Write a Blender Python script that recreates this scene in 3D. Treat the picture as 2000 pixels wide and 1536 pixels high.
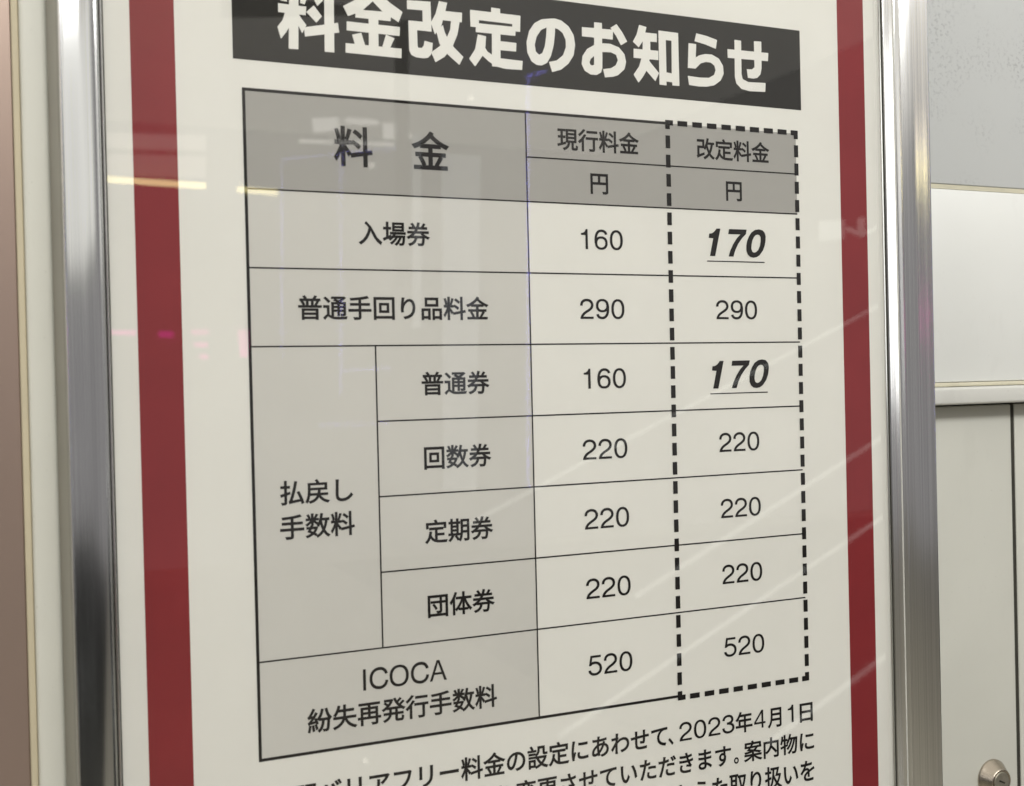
import bpy, bmesh, math, random
from mathutils import Matrix, Vector
from mathutils.geometry import delaunay_2d_cdt

random.seed(4)
for o in list(bpy.data.objects):
    bpy.data.objects.remove(o, do_unlink=True)
scene = bpy.context.scene
C = scene.collection

# ------------------------------------------------------------------ camera
CAM_X, CAM_Y, CAM_Z = -0.41882, -0.87305, 1.5
YAW, ROLL, PITCH = 0.408167, 0.0233481, -0.0090959
cam_data = bpy.data.cameras.new('camera')
cam_data.sensor_width = 36.0
cam_data.lens = 2200.0 / 2000.0 * 36.0
cam_data.clip_start = 0.02
cam_data.clip_end = 100.0
cam = bpy.data.objects.new('camera', cam_data)
C.objects.link(cam)
fwd = Vector((math.sin(YAW) * math.cos(PITCH), math.cos(YAW) * math.cos(PITCH), math.sin(PITCH)))
r0 = Vector((math.cos(YAW), -math.sin(YAW), 0)); u0 = r0.cross(fwd)
right = math.cos(ROLL) * r0 - math.sin(ROLL) * u0
up = math.cos(ROLL) * u0 + math.sin(ROLL) * r0
m = Matrix((right, up, -fwd)).transposed().to_4x4()
m.translation = (CAM_X, CAM_Y, CAM_Z)
cam.matrix_world = m
cam_data.dof.use_dof = True
cam_data.dof.focus_distance = 1.08
cam_data.dof.aperture_fstop = 8.0
scene.camera = cam

# ------------------------------------------------------------------ world, lamps, exposure
world = bpy.data.worlds.new('World'); scene.world = world; world.use_nodes = True
bg = world.node_tree.nodes['Background']
bg.inputs[0].default_value = (1.0, 0.955, 0.955, 1); bg.inputs[1].default_value = 0.26
scene.view_settings.view_transform = 'Standard'; scene.view_settings.look = 'None'
scene.view_settings.exposure = 0.0; scene.view_settings.gamma = 1.0

def area(name, loc, target, sx, sy, watts, col):
    l = bpy.data.lights.new(name, 'AREA'); l.shape = 'RECTANGLE'; l.size = sx; l.size_y = sy
    l.energy = watts; l.color = col
    o = bpy.data.objects.new(name, l); C.objects.link(o); o.location = loc
    o.rotation_euler = (Vector(target) - Vector(loc)).to_track_quat('-Z', 'Y').to_euler()
    return o
area('ceiling_lamp', (0.3, -2.05, 2.95), (0.05, 0, 1.4), 3.4, 0.5, 66, (0.99, 0.985, 0.97))
area('added_left_fill', (-3.4, -1.3, 2.15), (0.2, 0, 1.6), 2.1, 1.5, 20, (1.0, 0.98, 0.95))  # unseen area light, added to brighten the frame rails from the left

# ------------------------------------------------------------------ helpers
def link_mesh(name, me, mat, parent=None, loc=None):
    if mat is not None and not me.materials: me.materials.append(mat)
    o = bpy.data.objects.new(name, me); C.objects.link(o)
    if loc is not None: o.location = loc
    if parent is not None: o.parent = parent
    return o

def thing(name, label, cat, loc=(0, 0, 0), group=None):
    o = bpy.data.objects.new(name, None); C.objects.link(o); o.location = loc
    o['label'] = label; o['category'] = cat; o['kind'] = 'thing'
    if group: o['group'] = group
    return o

def tag(o, label, cat, group=None):
    o['label'] = label; o['category'] = cat; o['kind'] = 'thing'
    if group: o['group'] = group
    return o

def structure(o, label=None):
    o['kind'] = 'structure'
    if label: o['label'] = label
    return o

def box_mesh(x0, x1, y0, y1, z0, z1, bevel=0.0, seg=2):
    bm = bmesh.new()
    bmesh.ops.create_cube(bm, size=1.0)
    for v in bm.verts:
        v.co = ((x0 + x1) / 2 + v.co.x * (x1 - x0), (y0 + y1) / 2 + v.co.y * (y1 - y0), (z0 + z1) / 2 + v.co.z * (z1 - z0))
    if bevel:
        bmesh.ops.bevel(bm, geom=bm.edges[:], offset=bevel, segments=seg, affect='EDGES', profile=0.5)
    me = bpy.data.meshes.new('box'); bm.to_mesh(me); bm.free()
    return me

def box(name, mat, parent, *d, bevel=0.0, seg=2):
    ox = parent.location if parent is not None else Vector((0, 0, 0))
    me = box_mesh(d[0] - ox.x, d[1] - ox.x, d[2] - ox.y, d[3] - ox.y, d[4] - ox.z, d[5] - ox.z, bevel, seg)
    if bevel and seg > 1:
        for p in me.polygons: p.use_smooth = True
        me.shade_flat() if False else None
    return link_mesh(name, me, mat, parent)

def even_odd(c, x, y):
    hit = False; x0, y0 = c[-1]
    for x1, y1 in c:
        if (y0 > y) != (y1 > y) and x < (x1 - x0) * (y - y0) / (y1 - y0) + x0: hit = not hit
        x0, y0 = x1, y1
    return hit

def winding(cs, x, y):
    w = 0
    for c in cs:
        x0, y0 = c[-1]
        for x1, y1 in c:
            if y0 <= y < y1:
                if (x1 - x0) * (y - y0) - (x - x0) * (y1 - y0) > 0: w += 1
            elif y1 <= y < y0:
                if (x1 - x0) * (y - y0) - (x - x0) * (y1 - y0) < 0: w -= 1
            x0, y0 = x1, y1
    return w

def fill(pieces, nonzero=False, eps=0.01):
    """Triangulate the union of the pieces (each a list of closed contours) -> (points, triangles)."""
    vs, es = [], []
    for q in pieces:
        for c in q:
            k = len(vs); vs += [Vector(p) for p in c]
            es += [(k + i, k + (i + 1) % len(c)) for i in range(len(c))]
    r = delaunay_2d_cdt(vs, es, [], 0, eps)
    P_, tri = r[0], []
    flat = [c for q in pieces for c in q]
    for f in r[2]:
        x = sum(P_[i].x for i in f) / 3; y = sum(P_[i].y for i in f) / 3
        if nonzero: ins = winding(flat, x, y) != 0
        else: ins = any(sum(even_odd(c, x, y) for c in q) % 2 for q in pieces)
        if ins: tri.append(tuple(f))
    return [(p.x, p.y) for p in P_], tri

def film(name, parts, y, mat, parent):
    """Printed ink: a thin film on the paper. parts = [(points, triangles, x0, z0, sx, sz)]"""
    vs, fs = [], []
    for P_, tri, x0, z0, sx, sz in parts:
        k = len(vs); vs += [(x0 + px * sx, y, z0 + pz * sz) for px, pz in P_]
        for f in tri:
            a_, b_, c_ = (P_[i] for i in f)
            flip = (b_[0] - a_[0]) * (c_[1] - a_[1]) - (b_[1] - a_[1]) * (c_[0] - a_[0]) < 0
            f = f[::-1] if flip else f
            fs.append(tuple(k + i for i in f))
    me = bpy.data.meshes.new(name); me.from_pydata(vs, [], fs)
    return link_mesh(name, me, mat, parent)

def rect(x0, x1, z0, z1):
    return [(x0, z0), (x1, z0), (x1, z1), (x0, z1)]

def quad_sheet(name, x0, x1, z0, z1, y, mat, parent):
    me = bpy.data.meshes.new(name)
    me.from_pydata([(x0, y, z0), (x1, y, z0), (x1, y, z1), (x0, y, z1)], [], [(0, 1, 2, 3)])
    return link_mesh(name, me, mat, parent)

# ------------------------------------------------------------------ materials
def new_mat(name):
    mt = bpy.data.materials.new(name); mt.use_nodes = True
    return mt, mt.node_tree, mt.node_tree.nodes['Principled BSDF']

def noise(nt, scale, detail=3, rough=0.55, stretch=(1, 1, 1)):
    tc = nt.nodes.new('ShaderNodeTexCoord'); mp = nt.nodes.new('ShaderNodeMapping'); n = nt.nodes.new('ShaderNodeTexNoise')
    mp.inputs['Scale'].default_value = stretch
    n.inputs['Scale'].default_value = scale; n.inputs['Detail'].default_value = detail; n.inputs['Roughness'].default_value = rough
    nt.links.new(tc.outputs['Object'], mp.inputs[0]); nt.links.new(mp.outputs[0], n.inputs[0])
    return n

def ramp(nt, src, stops):
    r = nt.nodes.new('ShaderNodeValToRGB'); e = r.color_ramp.elements
    while len(e) < len(stops): e.new(0.5)
    for el, (p, c) in zip(e, stops):
        el.position = p; el.color = (*c, 1) if len(c) == 3 else c
    nt.links.new(src, r.inputs[0])
    return r

def plain(name, col, rough=0.5, metal=0.0, var=0.03, scale=30, bump=0.0, bscale=400, spec=0.5, stretch=(1, 1, 1), specks=0.0):
    mt, nt, b = new_mat(name)
    n = noise(nt, scale, stretch=stretch)
    lo = tuple(c * (1 - var) for c in col); hi = tuple(min(1, c * (1 + var)) for c in col)
    base = ramp(nt, n.outputs[0], [(0.3, lo), (0.7, hi)]).outputs[0]
    if specks:
        s1 = ramp(nt, noise(nt, 420, 2, 0.6).outputs[0], [(0.70, (0, 0, 0)), (0.76, (1, 1, 1))]).outputs[0]
        s2 = ramp(nt, noise(nt, 26, 4, 0.7, stretch=(1, 1, 0.35)).outputs[0], [(0.60, (0, 0, 0)), (0.95, (0.25, 0.25, 0.25))]).outputs[0]
        both = nt.nodes.new('ShaderNodeMath'); both.operation = 'MAXIMUM'; nt.links.new(s1, both.inputs[0]); nt.links.new(s2, both.inputs[1])
        amt = nt.nodes.new('ShaderNodeMath'); amt.operation = 'MULTIPLY'; amt.inputs[1].default_value = specks; nt.links.new(both.outputs[0], amt.inputs[0])
        mx = nt.nodes.new('ShaderNodeMix'); mx.data_type = 'RGBA'; nt.links.new(amt.outputs[0], mx.inputs['Factor'])
        nt.links.new(base, mx.inputs['A']); mx.inputs['B'].default_value = (col[0] * 0.35, col[1] * 0.33, col[2] * 0.30, 1); base = mx.outputs['Result']
    nt.links.new(base, b.inputs['Base Color'])
    b.inputs['Roughness'].default_value = rough; b.inputs['Metallic'].default_value = metal
    b.inputs['Specular IOR Level'].default_value = spec
    if bump:
        n2 = noise(nt, bscale, 2, stretch=stretch); bp = nt.nodes.new('ShaderNodeBump')
        bp.inputs['Strength'].default_value = bump; bp.inputs['Distance'].default_value = 0.001
        nt.links.new(n2.outputs[0], bp.inputs['Height']); nt.links.new(bp.outputs[0], b.inputs['Normal'])
    return mt

def emitter(name, col, strength):
    mt, nt, b = new_mat(name)
    b.inputs['Base Color'].default_value = (*[min(1, c) for c in col], 1)
    b.inputs['Emission Color'].default_value = (*col, 1); b.inputs['Emission Strength'].default_value = strength
    return mt

M_PAPER = plain('white_poster_paper', (0.795, 0.775, 0.725), 0.75, var=0.02, scale=7, bump=0.02, bscale=900, spec=0.2)
M_TINT = plain('pale_grey_print', (0.63, 0.61, 0.57), 0.75, var=0.022, scale=8, spec=0.2)
M_HEAD = plain('mid_grey_print', (0.39, 0.375, 0.35), 0.75, var=0.015, scale=9, spec=0.2)
M_RED = plain('dark_red_print', (0.238, 0.025, 0.029), 0.7, var=0.06, scale=14, spec=0.2)
M_INK = plain('black_print', (0.012, 0.010, 0.009), 0.7, var=0.05, scale=20, spec=0.2)
M_BAND = plain('charcoal_print', (0.026, 0.024, 0.021), 0.7, var=0.06, scale=12, spec=0.2)
M_LETTER = plain('white_print', (0.82, 0.80, 0.75), 0.75, var=0.01, scale=9, spec=0.2)
M_POST = plain('off_white_paint', (0.60, 0.60, 0.53), 0.45, var=0.02, scale=12, bump=0.05, bscale=300, specks=0.5)
M_BEIGE = plain('yellowed_sealant', (0.52, 0.46, 0.32), 0.6, var=0.10, scale=25, stretch=(1, 1, 0.3))
M_LIP = plain('cream_sealant', (0.58, 0.55, 0.42), 0.5, var=0.08, scale=30)
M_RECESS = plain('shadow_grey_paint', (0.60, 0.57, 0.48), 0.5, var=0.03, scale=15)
M_GAP = plain('gap_rubber_and_edge_shade', (0.03, 0.028, 0.02), 0.8, var=0.2, scale=40)  # black of the gaps, also used for contact shade along the frame
M_BACK = plain('grey_backing_board', (0.4, 0.4, 0.38), 0.8)
M_WHITE = plain('white_enamel_panel', (0.71, 0.72, 0.69), 0.38, var=0.012, scale=8, bump=0.03, bscale=160, specks=0.5)
M_LEDGE = plain('painted_ledge', (0.60, 0.60, 0.56), 0.4, var=0.02, scale=10, bump=0.04, bscale=120, specks=0.5)
M_DOOR = plain('off_white_door_paint', (0.56, 0.56, 0.50), 0.42, var=0.03, scale=7, bump=0.05, bscale=90, specks=0.5)
M_FLOOR = plain('added_dark_floor', (0.022, 0.022, 0.019), 0.6, var=0.2, scale=2, spec=0.15)
M_TILE = plain('beige_floor_tile', (0.33, 0.31, 0.25), 0.5, var=0.08, scale=3)
M_CEIL = emitter('ceiling_added_glow', (1.0, 0.97, 0.92), 0.40)  # ceiling is no lamp; emission stands in for light falling on it
M_LOCKFACE = plain('lock_face_metal', (0.42, 0.39, 0.32), 0.38, 0.8, var=0.15, scale=200)
M_LOCK = plain('satin_nickel', (0.46, 0.41, 0.34), 0.27, 1.0, var=0.12, scale=60, bump=0.15, bscale=500, stretch=(1, 0.15, 1))

def stained_panel():
    mt, nt, b = new_mat('white_enamel_panel_with_grime')
    n1 = noise(nt, 7, 4, 0.6); n2 = noise(nt, 210, 3, 0.7)
    mul = nt.nodes.new('ShaderNodeMath'); mul.operation = 'MULTIPLY'
    r1 = ramp(nt, n1.outputs[0], [(0.44, (0, 0, 0)), (0.60, (1, 1, 1))])
    r2 = ramp(nt, n2.outputs[0], [(0.52, (0, 0, 0)), (0.62, (1, 1, 1))])
    nt.links.new(r1.outputs[0], mul.inputs[0]); nt.links.new(r2.outputs[0], mul.inputs[1])
    mx = ramp(nt, mul.outputs[0], [(0.0, (0.555, 0.57, 0.56)), (1.0, (0.41, 0.42, 0.42))])
    nt.links.new(mx.outputs[0], b.inputs['Base Color'])
    b.inputs['Roughness'].default_value = 0.42
    return mt
M_STAIN = stained_panel()

def pink_panel_mat():
    mt, nt, b = new_mat('satin_pink_panel')
    n = noise(nt, 6, 3, stretch=(1, 1, 0.4))
    nt.links.new(ramp(nt, n.outputs[0], [(0.3, (0.33, 0.25, 0.205)), (0.7, (0.36, 0.27, 0.225))]).outputs[0], b.inputs['Base Color'])
    b.inputs['Metallic'].default_value = 0.55; b.inputs['Roughness'].default_value = 0.35
    return mt
M_PINK = pink_panel_mat()

def aluminium():
    mt, nt, b = new_mat('brushed_aluminium')
    n = noise(nt, 1100, 3, 0.8, stretch=(1, 1, 0.0008)); n2 = noise(nt, 60, 3, stretch=(1, 1, 0.02))
    nt.links.new(ramp(nt, n.outputs[0], [(0.35, (0.66, 0.67, 0.67)), (0.65, (0.88, 0.89, 0.88))]).outputs[0], b.inputs['Base Color'])
    nt.links.new(ramp(nt, n2.outputs[0], [(0.3, (0.115,) * 3), (0.7, (0.16,) * 3)]).outputs[0], b.inputs['Roughness'])
    bp = nt.nodes.new('ShaderNodeBump'); bp.inputs['Strength'].default_value = 0.05; bp.inputs['Distance'].default_value = 0.0002
    nt.links.new(n.outputs[0], bp.inputs['Height']); nt.links.new(bp.outputs[0], b.inputs['Normal'])
    b.inputs['Metallic'].default_value = 1.0
    return mt
M_ALU = aluminium()

def pane_material():
    """Clear acrylic: lets the print through and mirrors the concourse by Fresnel (front face only, strength of both faces)."""
    mt = bpy.data.materials.new('clear_acrylic'); mt.use_nodes = True; nt = mt.node_tree; nt.nodes.clear()
    out = nt.nodes.new('ShaderNodeOutputMaterial'); mix = nt.nodes.new('ShaderNodeMixShader')
    tr = nt.nodes.new('ShaderNodeBsdfTransparent'); gl = nt.nodes.new('ShaderNodeBsdfGlossy'); fr = nt.nodes.new('ShaderNodeFresnel')
    geo = nt.nodes.new('ShaderNodeNewGeometry'); inv = nt.nodes.new('ShaderNodeMath'); mul = nt.nodes.new('ShaderNodeMath'); two = nt.nodes.new('ShaderNodeMath')
    tr.inputs[0].default_value = (0.985, 0.99, 0.985, 1); nr = noise(nt, 14, 4, 0.7); nt.links.new(ramp(nt, nr.outputs[0], [(0.35, (0.006,) * 3), (0.75, (0.045,) * 3)]).outputs[0], gl.inputs['Roughness'])
    fr.inputs['IOR'].default_value = 1.49
    inv.operation = 'SUBTRACT'; inv.inputs[0].default_value = 1.0
    mul.operation = 'MULTIPLY'; two.operation = 'MULTIPLY'; two.inputs[1].default_value = 1.8
    nt.links.new(geo.outputs['Backfacing'], inv.inputs[1]); nt.links.new(fr.outputs[0], mul.inputs[0]); nt.links.new(inv.outputs[0], mul.inputs[1])
    nt.links.new(mul.outputs[0], two.inputs[0]); nt.links.new(two.outputs[0], mix.inputs[0])
    nt.links.new(tr.outputs[0], mix.inputs[1]); nt.links.new(gl.outputs[0], mix.inputs[2]); nt.links.new(mix.outputs[0], out.inputs[0])
    return mt
M_PANE = pane_material()

# ------------------------------------------------------------------ print data (poster plane, metres; glyph outlines in 1/1000 em)
TEXT_LINES = [["header_character", [["料", -0.19021, 1.67816, 3.248e-05, 3.341e-05]]], ["header_character", [["金", -0.12525, 1.67816, 3.248e-05, 3.341e-05]]], ["header_lettering", [["現行料金", 0.00633, 1.7014, 2.015e-05, 2.015e-05]]], ["header_lettering", [["改定料金", 0.14636, 1.7017, 2.015e-05, 2.015e-05]]], ["header_lettering", [["円", 0.03626, 1.6648, 2.015e-05, 2.015e-05]]], ["header_lettering", [["円", 0.1764, 1.66479, 2.015e-05, 2.015e-05]]], ["row_lettering", [["入場券", -0.17181, 1.61499, 2.015e-05, 2.015e-05]]], ["row_lettering", [["普通手回り品料金", -0.22217, 1.55484, 2.015e-05, 2.015e-05]]], ["row_lettering", [["普通券", -0.12222, 1.49319, 2.015e-05, 2.015e-05]]], ["row_lettering", [["回数券", -0.12217, 1.4325, 2.015e-05, 2.015e-05]]], ["row_lettering", [["定期券", -0.12198, 1.37186, 2.015e-05, 2.015e-05]]], ["row_lettering", [["団体券", -0.12211, 1.31101, 2.015e-05, 2.015e-05]]], ["row_lettering", [["払戻し", -0.23993, 1.41065, 2.015e-05, 2.015e-05]]], ["row_lettering", [["手数料", -0.24045, 1.3839, 2.015e-05, 2.015e-05]]], ["row_lettering", [["ICOCA", -0.17872, 1.25689, 2.314e-05, 2.401e-05]]], ["row_lettering", [["紛失再発行手数料", -0.22251, 1.23073, 2.015e-05, 2.015e-05]]], ["body_lettering", [["鉄道駅バリアフリー", -0.2758, 1.17269, 2.003e-05, 2.059e-05], ["料金の設定にあわせて", -0.09548, 1.17269, 2.003e-05, 2.059e-05], ["、", 0.10315, 1.17272, 1.601e-05, 1.991e-05], ["2023", 0.11429, 1.17289, 2.759e-05, 2.361e-05], ["年", 0.17525, 1.173, 1.968e-05, 2.03e-05], ["4", 0.19559, 1.17261, 2.554e-05, 2.363e-05], ["月", 0.2115, 1.17281, 1.872e-05, 2.03e-05], ["1", 0.23136, 1.17295, 2.755e-05, 2.335e-05], ["日", 0.24488, 1.17272, 2.183e-05, 2.055e-05]]], ["body_lettering", [["から次のとおり変更", -0.18511, 1.14491, 1.979e-05, 2.059e-05], ["させていただきます", -0.00702, 1.14491, 1.979e-05, 2.059e-05], ["。", 0.1728, 1.14475, 1.529e-05, 1.763e-05], ["案内物に", 0.18406, 1.14491, 2.048e-05, 2.007e-05]]], ["body_lettering", [["かえた", 0.1078, 1.11573, 1.978e-05, 2.214e-05], ["取り扱いを", 0.16714, 1.11573, 1.978e-05, 2.214e-05]]], ["price_figure", [["160", 0.02425, 1.61462, 2.719e-05, 2.45e-05]]], ["price_figure", [["290", 0.02389, 1.554, 2.744e-05, 2.45e-05]]], ["price_figure", [["160", 0.02377, 1.49327, 2.753e-05, 2.45e-05]]], ["price_figure", [["220", 0.02333, 1.43157, 2.77e-05, 2.45e-05]]], ["price_figure", [["220", 0.02357, 1.37098, 2.77e-05, 2.45e-05]]], ["price_figure", [["220", 0.02355, 1.31037, 2.77e-05, 2.45e-05]]], ["price_figure", [["520", 0.02412, 1.24336, 2.738e-05, 2.45e-05]]], ["price_figure", [["290", 0.16335, 1.55388, 2.832e-05, 2.45e-05]]], ["price_figure", [["220", 0.1637, 1.43193, 2.77e-05, 2.45e-05]]], ["price_figure", [["220", 0.16383, 1.37116, 2.77e-05, 2.45e-05]]], ["price_figure", [["220", 0.16384, 1.31044, 2.77e-05, 2.45e-05]]], ["price_figure", [["520", 0.1642, 1.24323, 2.784e-05, 2.45e-05]]]]
HEADING = [[[[[-23112,179840],[-20903,179807],[-20963,179125],[-23130,179149]]],[[[-22216,181284],[-21485,181297],[-21609,176402],[-22371,176381]]],[[[-22556,179335],[-22245,179318],[-22174,179222],[-22199,178238],[-22352,177963],[-22547,177634],[-22954,177098],[-23210,177998],[-22782,178589]]],[[[-21617,179386],[-21538,179188],[-21316,178848],[-20940,178369],[-21272,177691],[-21373,177857],[-21562,178252]]],[[[-22981,180936],[-22515,180939],[-22404,180023],[-22900,180070]]],[[[-21295,180926],[-20707,180890],[-21025,179970],[-21391,180033]]],[[[-20326,180517],[-19838,180938],[-19553,180448],[-20023,179947]]],[[[-20308,179977],[-19670,179181],[-20141,178630],[-20914,179390]]],[[[-19450,181558],[-18669,181566],[-18745,176425],[-19526,176424]]],[[[-21123,178173],[-18394,178813],[-18306,178044],[-21068,177452]]]],[[[[-17950,180187],[-16825,180862],[-16148,181650],[-15041,181779],[-15339,180978],[-16298,180073],[-16743,179781],[-17568,179428]]],[[[-15817,181689],[-15041,181779],[-14172,180949],[-13011,180251],[-13371,179374],[-14035,179732],[-14750,180136],[-15508,180831]]],[[[-16900,180039],[-13970,180114],[-14044,179388],[-16971,179386]]],[[[-17687,179004],[-13268,179008],[-13309,178273],[-17706,178285]]],[[[-15866,179749],[-15059,179783],[-15100,177271],[-15908,177246]]],[[[-17268,177991],[-16509,178216],[-16205,177217],[-17049,177188]]],[[[-14463,178274],[-13742,178047],[-14132,177236],[-14789,177280]]],[[[-17818,177272],[-13165,177265],[-13196,176487],[-17837,176511]]]],[[[[-12612,181254],[-10588,181352],[-10607,180589],[-12631,180530]]],[[[-11309,181000],[-10584,181026],[-10558,178908],[-11304,178919]]],[[[-12518,179625],[-10573,179646],[-10592,178905],[-12536,178901]]],[[[-12542,179569],[-11812,179646],[-11794,177646],[-11741,177488],[-11605,177436],[-11625,176676],[-11967,176688],[-12339,176837],[-12522,177197]]],[[[-11718,177490],[-11432,177496],[-11278,177696],[-11188,178106],[-10477,177991],[-10538,177387],[-10664,176994],[-10935,176740],[-11224,176670],[-11739,176665]]],[[[-9856,181489],[-9136,181439],[-9332,180619],[-9711,179431],[-10274,178697],[-10608,179643],[-10184,180417]]],[[[-9504,180731],[-7839,180748],[-7883,179951],[-9756,179951]]],[[[-8820,180072],[-8058,180043],[-8286,178920],[-8760,177830],[-9483,176941],[-10285,176430],[-10635,177214],[-9904,177774],[-9269,178493],[-8935,179238]]],[[[-10151,179004],[-9557,179557],[-9397,178972],[-9120,178398],[-8620,177811],[-7814,177096],[-8186,176402],[-9186,177165],[-9898,177993]]]],[[[[-5220,181478],[-4398,181457],[-4411,180931],[-5234,180920]]],[[[-7121,181080],[-2547,181076],[-2592,180283],[-7141,180305]]],[[[-7122,181025],[-6312,181036],[-6370,179701],[-7121,179678]]],[[[-3286,181018],[-2547,181053],[-2607,179697],[-3344,179700]]],[[[-6636,180027],[-3003,180072],[-3060,179314],[-6655,179273]]],[[[-5211,179453],[-4424,179456],[-4473,176569],[-5261,176554]]],[[[-4540,178741],[-2976,178726],[-3019,177992],[-4559,177980]]],[[[-6481,179103],[-5740,179011],[-5810,178171],[-6045,177427],[-6788,176395],[-7308,177000],[-6751,177859]]],[[[-5883,178108],[-5652,177764],[-5200,177506],[-4455,177297],[-2422,177260],[-2503,176487],[-4014,176443],[-4862,176568],[-5576,176949],[-6106,177366]]]],[[[[324,181138],[-550,180995],[-1258,180591],[-1762,179883],[-2035,178912],[-1989,178035],[-1619,177314],[-1139,177042],[-651,177036],[-154,177296],[242,177929],[520,178845],[656,179749],[700,180390]],[[-118,180331],[-644,180061],[-1078,179448],[-1263,178735],[-1180,178175],[-879,177938],[-582,178106],[-328,178700],[-181,179538]]],[[[155,181120],[650,181186],[1285,181088],[1986,180651],[2468,179932],[2591,179111],[2424,178197],[1903,177419],[1177,176843],[320,176564],[32,177402],[770,177597],[1393,178101],[1682,178831],[1670,179468],[1399,180015],[981,180291],[671,180361],[135,180357]]]],[[[[3280,180721],[6351,180805],[6299,179927],[3259,179922]]],[[[4483,181272],[5258,181276],[5201,177291],[4382,177283]]],[[[4551,179340],[3739,178875],[3274,178213],[3169,177496],[3473,176944],[4046,176672],[4629,176684],[5075,176956],[5204,177421],[5249,179175]],[[4408,178319],[4080,178030],[3957,177761],[4024,177535],[4212,177474],[4389,177567]]],[[[4432,179277],[5140,179501],[6024,179549],[6906,179309],[7444,178759],[7591,178093],[7409,177422],[6724,176840],[6246,176668],[5431,176546],[5273,177258],[6043,177405],[6539,177710],[6758,178173],[6592,178627],[6078,178800],[5223,178745],[4410,178383]]],[[[6089,180947],[6706,181336],[7269,180677],[7742,179900],[7105,179511],[6634,180286]]]],[[[[8986,181509],[9741,181390],[9541,180710],[9328,180096],[8904,179502],[8313,179957],[8707,180626]]],[[[9348,180888],[10797,180903],[10777,180146],[9177,180107]]],[[[8373,179346],[10911,179391],[10890,178553],[8352,178530]]],[[[9338,180492],[10098,180502],[10087,178849],[9264,178773]]],[[[9299,178973],[10090,178982],[9800,177766],[9325,176999],[8809,176363],[8314,177043],[8891,177817]]],[[[9924,178438],[10265,178073],[10937,177404],[10534,176640],[9641,177488]]],[[[10958,181211],[13015,181195],[13034,176424],[12302,176416],[12278,176694],[11690,176711],[11681,176365],[10957,176371]],[[11707,180424],[12296,180429],[12252,177492],[11711,177538]]]],[[[[14937,181363],[16046,181232],[17163,180978],[17012,180148],[15867,180444],[14728,180629]]],[[[14091,180392],[14911,180378],[14813,179022],[14775,178143],[13955,178137]]],[[[14753,179124],[15235,179398],[15844,179577],[16564,179590],[17329,179282],[17749,178681],[17811,177937],[17471,177295],[16766,176801],[15927,176596],[15131,176557],[14057,176602],[13937,177425],[15231,177375],[16189,177430],[16758,177750],[16930,178200],[16812,178596],[16433,178833],[15906,178853],[15343,178666],[14775,178143]]]],[[[[18276,180256],[22824,180318],[22770,179549],[18288,179452]]],[[[19066,181194],[19803,181171],[19774,178108],[19893,177638],[20498,177414],[22449,177482],[22394,176645],[20642,176573],[19738,176705],[19176,177166],[19028,177769]]],[[[21227,181270],[22061,181311],[22030,178789],[21882,178223],[21506,177872],[21087,177781],[20475,177798],[20363,178600],[20943,178624],[21231,178856]]]]]
BOLD_FIGURE = [[[[16646,163692],[17081,163690],[16452,161160],[15891,161163],[16281,162788],[15798,162813],[15866,163208],[16157,163243],[16393,163388],[16553,163557]]],[[[18020,163687],[19966,163695],[19880,163283],[19440,162888],[18991,162345],[18659,161740],[18447,161157],[17916,161161],[18106,161693],[18457,162330],[18866,162871],[19251,163230],[17930,163223]]],[[[21342,163773],[21743,163692],[21988,163465],[22086,163167],[22076,162798],[21970,162293],[21756,161818],[21360,161357],[21034,161173],[20671,161108],[20312,161166],[20038,161376],[19895,161705],[19891,162170],[19991,162638],[20202,163077],[20491,163452],[20898,163698]],[[21208,163274],[20966,163217],[20760,163027],[20592,162722],[20482,162319],[20452,161952],[20534,161688],[20723,161576],[20965,161632],[21212,161838],[21403,162211],[21515,162682],[21505,163049],[21388,163229]]],[[[15571,160741],[21910,160751],[21907,160650],[15569,160649]]]]
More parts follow.
